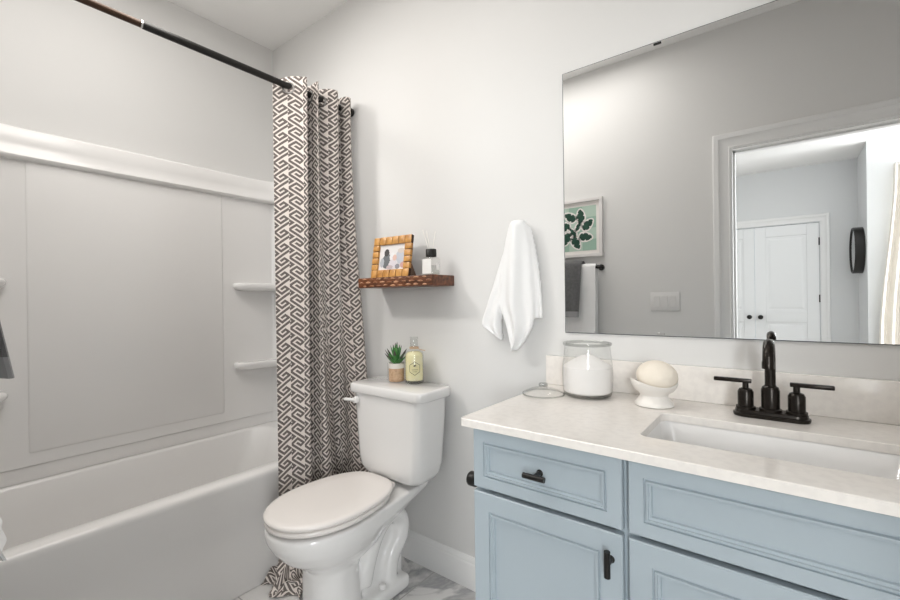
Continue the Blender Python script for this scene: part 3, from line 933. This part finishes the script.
dx, dy, dz = -1.160, -0.080, SZ1 + 0.0005
di = thing('reed_diffuser', 'square glass reed diffuser with black cap on the floating shelf', 'diffuser', (dx, dy, dz))
def sq(h, r, z):
    return [(dx + x, dy + y, dz + z) for x, y in rrect(-h, h, -h, h, r, 4)]
bm = BM(); loft(bm, [sq(0.026, 0.005, 0), sq(0.0275, 0.005, 0.002), sq(0.0275, 0.005, 0.068), sq(0.024, 0.006, 0.074), sq(0.012, 0.008, 0.076), sq(0.012, 0.008, 0.080)], cap1=False); obj('glass_bottle', bm, M_glass, di, angle=50)
bm = BM(); loft(bm, [sq(0.0245, 0.004, 0.004), sq(0.0245, 0.004, 0.040)]); obj('diffuser_oil', bm, glass_mat('diffuser_oil', (0.90, 0.91, 0.90)), di)
bm = BM(); box(bm, dx - 0.024, dx + 0.024, dy - 0.0284, dy - 0.0278, dz + 0.006, dz + 0.066)
lab = obj('front_label', bm, M_label, di, smooth=False)
bm = BM()
box(bm, dx + 0.0278, dx + 0.0284, dy + 0.000, dy + 0.020, dz + 0.022, dz + 0.05)
obj('side_label', bm, M_label, di, smooth=False)
bm = BM(); lathe(bm, (dx, dy, dz), [(0.020, 0.0765), (0.0225, 0.078), (0.0225, 0.107), (0.021, 0.109), (0.008, 0.1095)], 28); obj('cap', bm, M_black, di)
for (ax, ay, ln) in ((-0.050, 0.006, 0.110), (-0.044, 0.024, 0.108), (0.014, 0.012, 0.098)):
    bm = BM(); tube(bm, [(dx, dy, dz + 0.07), (dx + ax, dy + ay, dz + 0.085 + ln)], 0.0017, 8); obj('reed', bm, M_reed, di)

# ------------------------------------------------------------------ hand towel on the back wall
LOB = {
 'L': ([[(-0.790, 1.475), (-0.761, 1.472)], [(-0.839, 1.358), (-0.788, 1.354)], [(-0.881, 1.246), (-0.806, 1.244)], [(-0.914, 1.159), (-0.838, 1.159)], [(-0.934, 1.095), (-0.852, 1.090)], [(-0.892, 1.062), (-0.846, 1.050)], [(-0.856, 1.038), (-0.842, 1.036)]], -0.034, 0.030, 1.2),
 'R': ([[(-0.778, 1.470), (-0.729, 1.454)], [(-0.755, 1.369), (-0.707, 1.359)], [(-0.735, 1.260), (-0.693, 1.258)], [(-0.727, 1.170), (-0.686, 1.170)], [(-0.724, 1.120), (-0.683, 1.120)]], -0.030, 0.024, 0.8),
 'M': ([[(-0.807, 1.470), (-0.737, 1.462)], [(-0.830, 1.376), (-0.719, 1.367)], [(-0.845, 1.264), (-0.712, 1.259)], [(-0.850, 1.180), (-0.709, 1.173)], [(-0.822, 1.090), (-0.714, 1.098)], [(-0.806, 1.021), (-0.751, 1.032)], [(-0.799, 0.998), (-0.783, 1.001)]], -0.040, 0.045, 2.0)}
bm = BM()
for key, (rowsL, yb, bulge, nf) in LOB.items():
    l = catmull([(a[0], a[1], 0) for a, b in rowsL], 6)
    r = catmull([(b[0], b[1], 0) for a, b in rowsL], 6)
    fr_, bk_ = [], []
    n = len(l) - 1
    for j, (a, b) in enumerate(zip(l, r)):
        t = j / n
        f, k = [], []
        for i in range(25):
            s = i / 24
            x, z = lerp(a.x, b.x, s), lerp(a.y, b.y, s)
            d = yb - bulge * (sin(PI * s) ** 0.7) * (0.55 + 0.45 * sin(PI * min(1, t + 0.2))) - 0.015 * t ** 0.6 * sin(2 * PI * nf * s + 0.8 + 1.2 * t)
            f.append((x, d, z))
            k.append((x, d + 0.016, z))
        fr_.append(f); bk_.append(k)
    loft(bm, [f + k[::-1] for f, k in zip(fr_, bk_)])
lathe(bm, (-0.772, -0.040, 1.462), [(0.0, -0.030), (0.022, -0.022), (0.034, 0.0), (0.026, 0.016), (0.0, 0.024)], 20, cap0=False, cap1=False)
ht = obj('hand_towel', bm, M_towel)
bake(ht, [('REMESH', dict(mode='VOXEL', voxel_size=0.0042)), ('SMOOTH', dict(factor=0.5, iterations=8))])
tag(ht, 'white terry hand towel hanging on the back wall left of the mirror', 'towel', (-0.775, -0.0, 1.0))

# ------------------------------------------------------------------ vanity
VX0, VX1, VY, VZ = -0.643, 0.585, -0.515, 0.8640
va = thing('vanity_cabinet', 'powder blue vanity cabinet with moulded fronts under the white counter', 'cabinet', (-0.03, -0.26, 0))
bm = BM()
box(bm, VX0, VX0 + 0.018, VY, -0.002, 0.0, VZ)
box(bm, VX1 - 0.018, VX1, VY, -0.002, 0.0, VZ)
box(bm, VX0 + 0.018, VX1 - 0.018, VY + 0.02, -0.002, 0.10, 0.115)
box(bm, VX0 + 0.018, VX1 - 0.018, VY + 0.07, VY + 0.085, 0.0, 0.10)
box(bm, VX0 + 0.018, VX1 - 0.018, -0.014, -0.002, 0.115, VZ - 0.2)
box(bm, VX0, VX0 + 0.035, VY - 0.0005, VY + 0.02, 0.10, VZ)
box(bm, VX1 - 0.035, VX1, VY - 0.0005, VY + 0.02, 0.10, VZ)
for x in (-0.262, 0.202):
    box(bm, x - 0.022, x + 0.022, VY - 0.0005, VY + 0.02, 0.10, VZ)
for z0, z1 in ((0.10, 0.125), (0.685, 0.725), (VZ - 0.03, VZ)):
    box(bm, VX0 + 0.03, VX1 - 0.03, VY + 0.014, VY + 0.02, z0, z1)
obj('carcass', bm, M_blue, va, smooth=False)

def front(name, x0, x1, z0, z1, stile, parent, mould=0.015):
    """overlay front with a moulded inset panel"""
    yb, yf = VY - 0.001, VY - 0.021
    def rr(i, y):
        return [(x0 + i, y, z0 + i), (x1 - i, y, z0 + i), (x1 - i, y, z1 - i), (x0 + i, y, z1 - i)]
    s, m_ = stile, mould
    rings = [rr(0, yb), rr(0, yf + 0.003), rr(0.0025, yf), rr(s, yf), rr(s + 0.001, yf + 0.004), rr(s + 0.004, yf + 0.004), rr(s + 0.0055, yf - 0.002), rr(s + 0.0085, yf - 0.002), rr(s + 0.0095, yf + 0.002), rr(s + m_ - 0.001, yf + 0.003), rr(s + m_, yf + 0.009), rr(s + m_ + 0.002, yf + 0.009)]
    bm = BM(); loft(bm, rings)
    return obj(name, bm, M_blue, parent, angle=30)
def pull(parent, x, z, vertical):
    bm = BM()
    yf = VY - 0.021
    L = 0.027
    a, b = ((0, 0, -L), (0, 0, L)) if vertical else ((-L, 0, 0), (L, 0, 0))
    tube(bm, [(x + a[0], yf - 0.024, z + a[2]), (x + b[0], yf - 0.024, z + b[2])], 0.0065, 14)
    yp = yf + 0.0086 if not vertical else yf
    lathe(bm, (x, 0, z), [(0.0055, yf - 0.024), (0.0055, yp - 0.004), (0.0085, yp - 0.001), (0.0085, yp)], 14, 'Y')
    obj('pull', bm, M_black, parent)
G = 0.003
d1 = front('drawer', VX0 + 0.002, -0.268, 0.709, 0.8595, 0.031, va); pull(d1, -0.457, 0.782, False)
d2 = front('door', VX0 + 0.002, -0.268, 0.110, 0.6985, 0.045, va); pull(d2, -0.292, 0.643, True)
front('false_drawer_front', -0.256, 0.196, 0.709, 0.8595, 0.030, va)
d3 = front('door', -0.256, 0.196, 0.110, 0.6985, 0.045, va); pull(d3, 0.172, 0.643, True)
for k in range(3):
    z0, z1 = (0.709, 0.8595) if k == 0 else ((0.41, 0.6985) if k == 1 else (0.110, 0.40))
    d = front('drawer', 0.208, VX1 - 0.002, z0, z1, 0.034, va)
    pull(d, 0.395, (z0 + z1) / 2, False)

# countertop with sink cut-out and backsplash
ZC0, ZC1 = 0.8650, 0.885
KX0, KX1, KY0, KY1 = -0.258, 0.200, -0.440, -0.205
ct = thing('countertop', 'white quartz countertop with backsplash on the blue vanity', 'countertop', (0, -0.28, ZC0))
bm = BM()
N = 8
hole = rrect(KX0, KX1, KY0, KY1, 0.022, N)
OX0, OX1, OY0, OY1 = -0.671, 0.620, -0.555, -0.001
def outer(i, ex):
    """matching point on the outer edge for hole point i"""
    c, k = divmod(i, N + 1)
    cx, cy = ((OX1, OY1), (OX0, OY1), (OX0, OY0), (OX1, OY0))[c]
    hx, hy = ((KX1, KY1), (KX0, KY1), (KX0, KY0), (KX1, KY0))[c]
    cx, cy = cx - ex * (1 if cx > 0 else -1), cy + (ex if cy < -0.3 else -ex)
    return cx, cy
def ctring(pts, z): return [(x, y, z) for x, y in pts]
om = rrect(OX0, OX1, OY0, OY1, 0.012, N)
om2 = rrect(OX0 + 0.002, OX1 - 0.002, OY0 + 0.002, OY1 - 0.001, 0.011, N)
h2 = rrect(KX0 - 0.0015, KX1 + 0.0015, KY0 - 0.0015, KY1 + 0.0015, 0.0235, N)
loft(bm, [ctring(h2, ZC0), ctring(om, ZC0), ctring(om, ZC1 - 0.002), ctring(om2, ZC1), ctring(h2, ZC1), ctring(hole, ZC1 - 0.0015), ctring(hole, ZC0), ctring(h2, ZC0)], cap0=False, cap1=False)
bmesh.ops.remove_doubles(bm, verts=bm.verts, dist=1e-6)
obj('slab', bm, M_quartz, ct, angle=30)
bm = BM(); box(bm, -0.678, OX1, -0.020, -0.001, ZC1 + 0.0003, 0.988, 0.002, 2); obj('backsplash', bm, M_quartz, ct, angle=30)
sk = BM()
def skr(d, r, z): return [(x, y, z) for x, y in rrect(KX0 + d, KX1 - d, KY0 + d, KY1 - d, r, N)]
loft(sk, [skr(-0.025, 0.04, ZC0 - 0.012), skr(-0.025, 0.04, ZC0 - 0.0005), skr(-0.003, 0.026, ZC0 - 0.0005), skr(0.0, 0.028, ZC0 - 0.006), skr(0.012, 0.035, 0.79), skr(0.03, 0.045, 0.745), skr(0.06, 0.04, 0.730),
          skr(0.06, 0.04, 0.722), skr(0.02, 0.05, 0.735), skr(0.002, 0.04, 0.785), skr(-0.008, 0.035, ZC0 - 0.012), skr(-0.025, 0.04, ZC0 - 0.012)], cap0=False, cap1=False)
si = obj('sink_basin', sk, M_cer, angle=45)
tag(si, 'white undermount sink basin set into the quartz countertop', 'sink', (-0.03, -0.32, 0.722))
dr = BM(); lathe(dr, (-0.03, -0.32, 0.7302), [(0.022, 0.0), (0.022, 0.002), (0.017, 0.003), (0.012, 0.0015)], 24); obj('drain', dr, M_black, si)

# toilet paper holder on the vanity side
tph = thing('paper_holder', 'black toilet paper holder post on the vanity side', 'toilet paper holder', (VX0, -0.47, 0.69))
bm = BM(); lathe(bm, (VX0 - 0.0005, -0.488, 0.702), [(0.012, 0.0), (0.012, -0.018), (0.0185, -0.020), (0.0195, -0.023), (0.0195, -0.040), (0.0175, -0.043), (0.0, -0.0435)], 24, 'X', cap1=False); obj('mount', bm, M_black, tph)
bm = BM(); tube(bm, [(VX0 - 0.031, -0.470, 0.702), (VX0 - 0.031, -0.340, 0.702)], 0.0085, 14); obj('arm', bm, M_black, tph)

# ------------------------------------------------------------------ faucet
FX, FY, FZ = -0.028, -0.108, ZC1
fa = thing('faucet', 'black two handle faucet with arched spout behind the sink', 'faucet', (FX, FY, FZ))
bm = BM()
def fst(h, w, z): return [(FX + x, FY + y, FZ + z) for x, y in rrect(-h, h, -w, w, w * 0.98, 8)]
loft(bm, [fst(0.078, 0.028, 0.0003), fst(0.079, 0.029, 0.004), fst(0.079, 0.029, 0.009), fst(0.075, 0.026, 0.0105), fst(0.074, 0.025, 0.0165), fst(0.071, 0.0225, 0.0185)])
obj('base_plate', bm, M_bronze, fa, angle=35)
bm = BM()
lathe(bm, (FX, FY, FZ), [(0.0235, 0.0185), (0.0235, 0.024), (0.0195, 0.026), (0.0195, 0.070), (0.017, 0.078), (0.0125, 0.081), (0.0125, 0.082)], 28)
arcp = [(FX, FY, FZ + 0.080), (FX, FY, FZ + 0.150)]
rr_ = 0.042
for k in range(1, 15):
    a = PI * k / 14
    arcp.append((FX - 0.002 * k / 14, FY - rr_ * (1 - cos(a)), FZ + 0.150 + rr_ * 0.98 * sin(a)))
arcp.append((FX - 0.002, FY - 2 * rr_, FZ + 0.136))
tube(bm, arcp, 0.0115, 18)
lathe(bm, (FX - 0.002, FY - 2 * rr_, FZ), [(0.0118, 0.152), (0.0125, 0.150), (0.0125, 0.135), (0.009, 0.135)], 18)
obj('spout', bm, M_bronze, fa)
for sx in (-1, 1):
    hx = FX + sx * 0.0515
    bm = BM()
    lathe(bm, (hx, FY, FZ), [(0.0215, 0.0185), (0.0215, 0.024), (0.0175, 0.0255), (0.0175, 0.061), (0.014, 0.068), (0.007, 0.071), (0.007, 0.085)], 24)
    hd = obj('handle', bm, M_bronze, fa)
    bm = BM()
    a, b = hx - sx * 0.013, hx + sx * 0.070
    box(bm, min(a, b), max(a, b), FY - 0.007, FY + 0.007, FZ + 0.0835, FZ + 0.0935, 0.002, 2)
    obj('lever', bm, M_bronze, hd)

# ------------------------------------------------------------------ things on the counter
jx, jy = -0.492, -0.114
ja = thing('storage_jar', 'open clear glass jar half full of white bath salt on the counter', 'jar', (jx, jy, ZC1))
gp = [(0.060, 0.0005), (0.070, 0.004), (0.0745, 0.014), (0.076, 0.040), (0.0765, 0.080), (0.0755, 0.100), (0.072, 0.125), (0.0695, 0.150), (0.0695, 0.158)]
bm = BM(); lathe(bm, (jx, jy, ZC1), gp, 48, cap1=False); obj('glass', bm, M_glass, ja)
bm = BM(); lathe(bm, (jx, jy, ZC1), [(0.0695, 0.158), (0.0735, 0.160), (0.0745, 0.163), (0.0735, 0.167), (0.0695, 0.168), (0.066, 0.166), (0.0655, 0.162), (0.0665, 0.158)], 48, cap0=False, cap1=False); obj('rim', bm, M_glassedge, ja)
bm = BM(); lathe(bm, (jx, jy, ZC1), [(0.064, 0.0008), (0.0715, 0.005), (0.0735, 0.010), (0.068, 0.011)], 48); obj('glass_foot', bm, M_glassedge, ja)
bm = BM(); lathe(bm, (jx, jy, ZC1), [(0.066, 0.0115), (0.0715, 0.016), (0.0738, 0.040), (0.0742, 0.080), (0.0735, 0.092), (0.066, 0.098), (0.052, 0.107), (0.034, 0.118), (0.018, 0.126), (0.0, 0.129)], 48, cap1=False); obj('bath_salt', bm, M_salt, ja)
lx, ly = -0.611, -0.182
li = thing('jar_lid', 'round clear glass jar lid lying beside the salt jar', 'lid', (lx, ly, ZC1))
bm = BM(); lathe(bm, (lx, ly, ZC1), [(0.062, 0.0005), (0.065, 0.003), (0.0645, 0.006), (0.055, 0.012), (0.040, 0.018), (0.016, 0.025), (0.010, 0.026)], 40, cap0=False); obj('disc', bm, M_glass, li)
bm = BM(); tube(bm, [(lx + 0.0648 * cos(2 * PI * k / 40), ly + 0.0648 * sin(2 * PI * k / 40), ZC1 + 0.0035) for k in range(41)], 0.0026, 8, caps=False); obj('rim', bm, M_glassedge, li)
bm = BM(); lathe(bm, (lx, ly, ZC1), [(0.010, 0.0262), (0.014, 0.028), (0.015, 0.033), (0.012, 0.037), (0.005, 0.038)], 24); obj('knob', bm, M_glassedge, li)

ox, oy = -0.294, -0.130
bw = thing('footed_bowl', 'white footed bowl holding a cream bath ball on the counter', 'bowl', (ox, oy, ZC1))
bm = BM()
lathe(bm, (ox, oy, ZC1), [(0.044, 0.0005), (0.051, 0.002), (0.051, 0.007), (0.046, 0.014), (0.038, 0.024), (0.036, 0.030), (0.040, 0.036), (0.052, 0.045), (0.059, 0.058), (0.0625, 0.074), (0.0615, 0.0765), (0.0590, 0.075), (0.055, 0.060), (0.046, 0.049), (0.030, 0.043), (0.0, 0.041)], 44, cap1=False)
for v in bm.verts:                                      # the rim is scooped: low at the front and back, high at the ends
    dx_, dy_, h_ = v.co.x - ox, v.co.y - oy, v.co.z - ZC1
    q_ = math.hypot(dx_, dy_)
    if h_ > 0.046 and q_ > 0.02:
        t_ = (-dx_ * 0.61 + dy_ * 0.79) / q_
        v.co.z -= 0.015 * t_ * t_ * (h_ - 0.046) / 0.03
obj('bowl', bm, M_bowl, bw)
bm = BM()
rings = []
for k in range(1, 16):
    a = PI * k / 16
    rings.append((0.054 * sin(a), -0.040 * cos(a)))
lathe(bm, (0, 0, 0), [(0.0, -0.040)] + rings + [(0.0, 0.040)], 40, cap0=False, cap1=False)
bmesh.ops.rotate(bm, verts=bm.verts, cent=(0, 0, 0), matrix=Matrix.Rotation(0.16, 3, 'Y') @ Matrix.Rotation(0.30, 3, 'X'))
bmesh.ops.translate(bm, verts=bm.verts, vec=(ox + 0.008, oy, ZC1 + 0.0845))
tag(obj('bath_ball', bm, M_ball), 'large cream bath ball resting in the white footed bowl', 'bath ball', (ox, oy, ZC1 + 0.045))

# ------------------------------------------------------------------ wall mirror
mi = thing('wall_mirror', 'large frameless mirror on the back wall above the vanity', 'mirror', (0, -0.004, 1.071))
MX0, MX1, MZ0, MZ1 = -0.609, 0.600, 1.071, 1.981
bm = BM(); box(bm, MX0 + 0.0025, MX1 - 0.0025, -0.0065, -0.0055, MZ0 + 0.0025, MZ1 - 0.0025); obj('mirror_glass', bm, M_mirror, mi, smooth=False)
bm = BM(); box(bm, MX0, MX1, -0.0054, -0.001, MZ0, MZ1); obj('backing', bm, M_medge, mi, smooth=False)
for x, z, m_ in ((-0.300, MZ1, M_black), (0.30, MZ1, M_black), (-0.300, MZ0, M_chrome), (0.30, MZ0, M_chrome)):
    s = 1 if z == MZ1 else -1
    bm = BM()
    box(bm, x - 0.011, x + 0.011, -0.0085, -0.0066, min(z - s * 0.011, z - s * 0.004), max(z - s * 0.011, z - s * 0.004), 0.0008, 1)
    obj('clip', bm, m_, mi)

# ------------------------------------------------------------------ doorway wall (seen in the mirror)
pc = thing('leaf_print_picture', 'white framed print of dark green leaves above the towel bar', 'picture', (-1.145, YF + 0.01, 1.474))
PX0, PX1, PZ0, PZ1 = -1.335, -0.957, 1.474, 1.876
bm = BM()
fwd = 0.022
for a in ((PX0, PX1, PZ0, PZ0 + fwd), (PX0, PX1, PZ1 - fwd, PZ1), (PX0, PX0 + fwd, PZ0 + fwd, PZ1 - fwd), (PX1 - fwd, PX1, PZ0 + fwd, PZ1 - fwd)):
    box(bm, a[0], a[1], YF + 0.001, YF + 0.026, a[2], a[3], 0.002, 1)
obj('frame', bm, M_frame, pc)
bm = BM(); box(bm, PX0 + fwd, PX1 - fwd, YF + 0.002, YF + 0.010, PZ0 + fwd, PZ1 - fwd); pap = obj('paper', bm, M_mat, pc, smooth=False)
AX0, AX1, AZ0, AZ1 = PX0 + 0.045, PX1 - 0.045, PZ0 + 0.045, PZ1 - 0.05
cols = [[0, 1, 0], [1, 0, 1], [0, 1, 0], [1, 0, 1]]
bm = BM()
for r_ in range(4):
    for c_ in range(3):
        x0, x1 = lerp(AX0, AX1, c_ / 3), lerp(AX0, AX1, (c_ + 1) / 3)
        z0, z1 = lerp(AZ0, AZ1, r_ / 4), lerp(AZ0, AZ1, (r_ + 1) / 4)
        vs = [bm.verts.new((x, YF + 0.0106, z)) for x, z in ((x0, z0), (x1, z0), (x1, z1), (x0, z1))]
        bm.faces.new(vs).material_index = cols[r_][c_]
obj('mint_ground', bm, (M_mint, M_mintl), pap, smooth=False)
def art_leaf(bm, cx, cz, ln, wd, ang, y, lobes=0):
    vs = []
    n = 40
    for k in range(n):
        a = 2 * PI * k / n
        u, v = ln * cos(a), wd * sin(a) * (1 - 0.25 * cos(a))
        if lobes:
            m_ = 1 - 0.38 * max(0, sin(a * lobes)) ** 3
            v *= m_
        vs.append(bm.verts.new((cx + u * cos(ang) - v * sin(ang), y, cz + u * sin(ang) + v * cos(ang))))
    bm.faces.new(vs)
acx, acz = (AX0 + AX1) / 2, (AZ0 + AZ1) / 2
LEAVES = []
for k in range(7):
    a = 2 * PI * k / 7 + 0.25
    LEAVES.append((acx + 0.088 * cos(a), acz + 0.098 * sin(a), 0.045, 0.027, a + 0.5))
LEAVES += [(acx + 0.02, acz + 0.02, 0.035, 0.014, 1.1), (acx - 0.02, acz - 0.02, 0.035, 0.014, 2.2)]
bm = BM(); bm2 = BM()
for l_ in LEAVES:
    art_leaf(bm, l_[0], l_[1], l_[2] + 0.009, l_[3] + 0.009, l_[4], YF + 0.0110)
    art_leaf(bm2, l_[0], l_[1], l_[2], l_[3], l_[4], YF + 0.0114, 7)
obj('leaf_outline', bm, M_mat, pap, smooth=False)
obj('dark_leaf_shape', bm2, M_dkg, pap, smooth=False)

BZ = 1.397
tb = thing('towel_bar', 'black towel bar under the leaf print picture', 'towel bar', (-1.27, YF, BZ))
bm = BM(); tube(bm, [(-1.60, YF + 0.068, BZ), (-0.955, YF + 0.068, BZ)], 0.009, 14); obj('bar', bm, M_black, tb)
for x in (-1.58, -0.972):
    bm = BM(); lathe(bm, (x, 0, BZ), [(0.021, YF + 0.001), (0.021, YF + 0.008), (0.0105, YF + 0.011), (0.0105, YF + 0.060), (0.013, YF + 0.064), (0.013, YF + 0.074), (0.0, YF + 0.076)], 20, 'Y', cap1=False); obj('post', bm, M_black, tb)

def hung(x0, x1, zf, zb, y_in, thick, flare, name, m, seed, band=None, fp=1.3):
    """towel folded over the bar: front fall to zf, back fall to zb"""
    bm = BM()
    yc = YF + 0.068
    path = []
    nf = 26
    for k in range(nf + 1):
        t = k / nf
        z = lerp(zf, BZ, t)
        path.append((y_in + flare * (1 - t) ** fp, z, 1 - t))
    for k in range(1, 8):
        a = PI * k / 8
        rr = (y_in - yc)
        path.append((yc + rr * cos(a), BZ + rr * sin(a), 0))
    yb_ = yc - (y_in - yc)
    for k in range(13):
        path.append((yb_, lerp(BZ, zb, k / 12), k / 12 * 0.3))
    P = [Vector((0, y, z)) for y, z, _ in path]
    rings = []
    for i, (y, z, wv) in enumerate(path):
        t = (P[min(i + 1, len(P) - 1)] - P[max(i - 1, 0)]).normalized()
        nrm = Vector((0, t.z, -t.y))
        if i < nf: nrm = Vector((0, 1, 0))
        f, b = [], []
        for k in range(33):
            s = k / 32
            x = lerp(x0, x1, s)
            wave = wv * (0.006 * sin(s * 11 + seed) + 0.004 * sin(s * 23 + seed * 2))
            e = thick / 2 * (1 - abs(2 * s - 1) ** 10 * 0.7)
            c = Vector((x, y + wave, z))
            f.append(c + nrm * e)
            b.append(c - nrm * e)
        rings.append(f + b[::-1])
    loft(bm, rings)
    if band:
        for fc in bm.faces:
            cz = fc.calc_center_median().z
            if band[0] < cz < band[1] and fc.calc_center_median().y > y_in - 0.01:
                fc.material_index = 1
    return obj(name, bm, m, angle=60)
wt = hung(-1.42, -0.985, 0.785, 0.92, YF + 0.088, 0.012, 0.067, 'bath_towel', M_towel, 1.0, fp=3.2)
tag(wt, 'white bath towel hanging on the black towel bar behind the grey towel', 'towel', (-1.2, YF + 0.1, 0.805))
gt = hung(-1.40, -1.072, 1.064, 1.12, YF + 0.112, 0.020, 0.052, 'hand_towel', (M_gtowel, M_gband), 2.3, (1.066, 1.104), fp=0.95)
tag(gt, 'dark grey hand towel with a pale band over the white bath towel', 'towel', (-1.23, YF + 0.1, 1.045))

sw = thing('light_switch', 'white three gang light switch plate beside the doorway', 'light switch', (-0.582, YF, 1.165))
bm = BM(); box(bm, -0.666, -0.500, YF + 0.0005, YF + 0.006, 1.106, 1.222, 0.002, 2); obj('plate', bm, M_switch, sw)
for k in (-1, 0, 1):
    cx = -0.583 + k * 0.046
    bm = BM()
    extrude_profile(bm, [(YF + 0.0062, 1.131), (YF + 0.008, 1.131), (YF + 0.0105, 1.197), (YF + 0.0062, 1.197)], 'X', cx - 0.0165, cx + 0.0165)
    obj('rocker', bm, M_switch, sw, smooth=False)

# ------------------------------------------------------------------ bedroom things seen in the mirror
rm = thing('round_mirror', 'round wall mirror in a deep black frame in the bedroom', 'mirror', (BX, -4.975, 1.67))
bm = BM()
lathe(bm, (BX, -4.975, 1.67), [(0.250, -0.001), (0.250, -0.078), (0.247, -0.082), (0.241, -0.082), (0.238, -0.078), (0.2375, -0.010), (0.2375, -0.001), (0.250, -0.001)], 64, 'X', cap0=False, cap1=False)
obj('frame', bm, M_black, rm)
bm = BM(); lathe(bm, (BX, -4.975, 1.67), [(0.237, -0.004), (0.237, -0.072)], 64, 'X'); obj('mirror_glass', bm, M_silver, rm)

bc = thing('window_curtain', 'pale linen curtain at the bedroom window', 'curtain', (1.0, BYR + 0.07, 0.02))
rows = []
for j in range(41):
    t = j / 40
    z = lerp(2.46, 0.02, t)
    row = []
    for i in range(97):
        s = i / 96
        x0 = lerp(0.86, 0.745, sstep(t * 1.35))
        x = lerp(x0, 1.22, s)
        y = BYR + 0.085 + 0.028 * sin(s * 2 * PI * 6 + 0.6 * sin(t * 3))
        row.append((x, y, z))
    rows.append(row)
bm = BM(); grid(bm, rows)
cc = obj('curtain_panel', bm, M_bedcurt, bc, angle=180)
bm = BM(); tube(bm, [(0.875, BYR + 0.085, 2.475), (2.1, BYR + 0.085, 2.475)], 0.012, 12); rd = tag(obj('curtain_rod', bm, M_chrome), 'thin metal curtain rod above the bedroom window', 'curtain rod', (1.4, BYR + 0.085, 2.463))
for x in (0.9, 2.0):
    bm = BM(); tube(bm, [(x, BYR + 0.001, 2.475), (x, BYR + 0.075, 2.475)], 0.008, 10); obj('bracket', bm, M_chrome, rd)
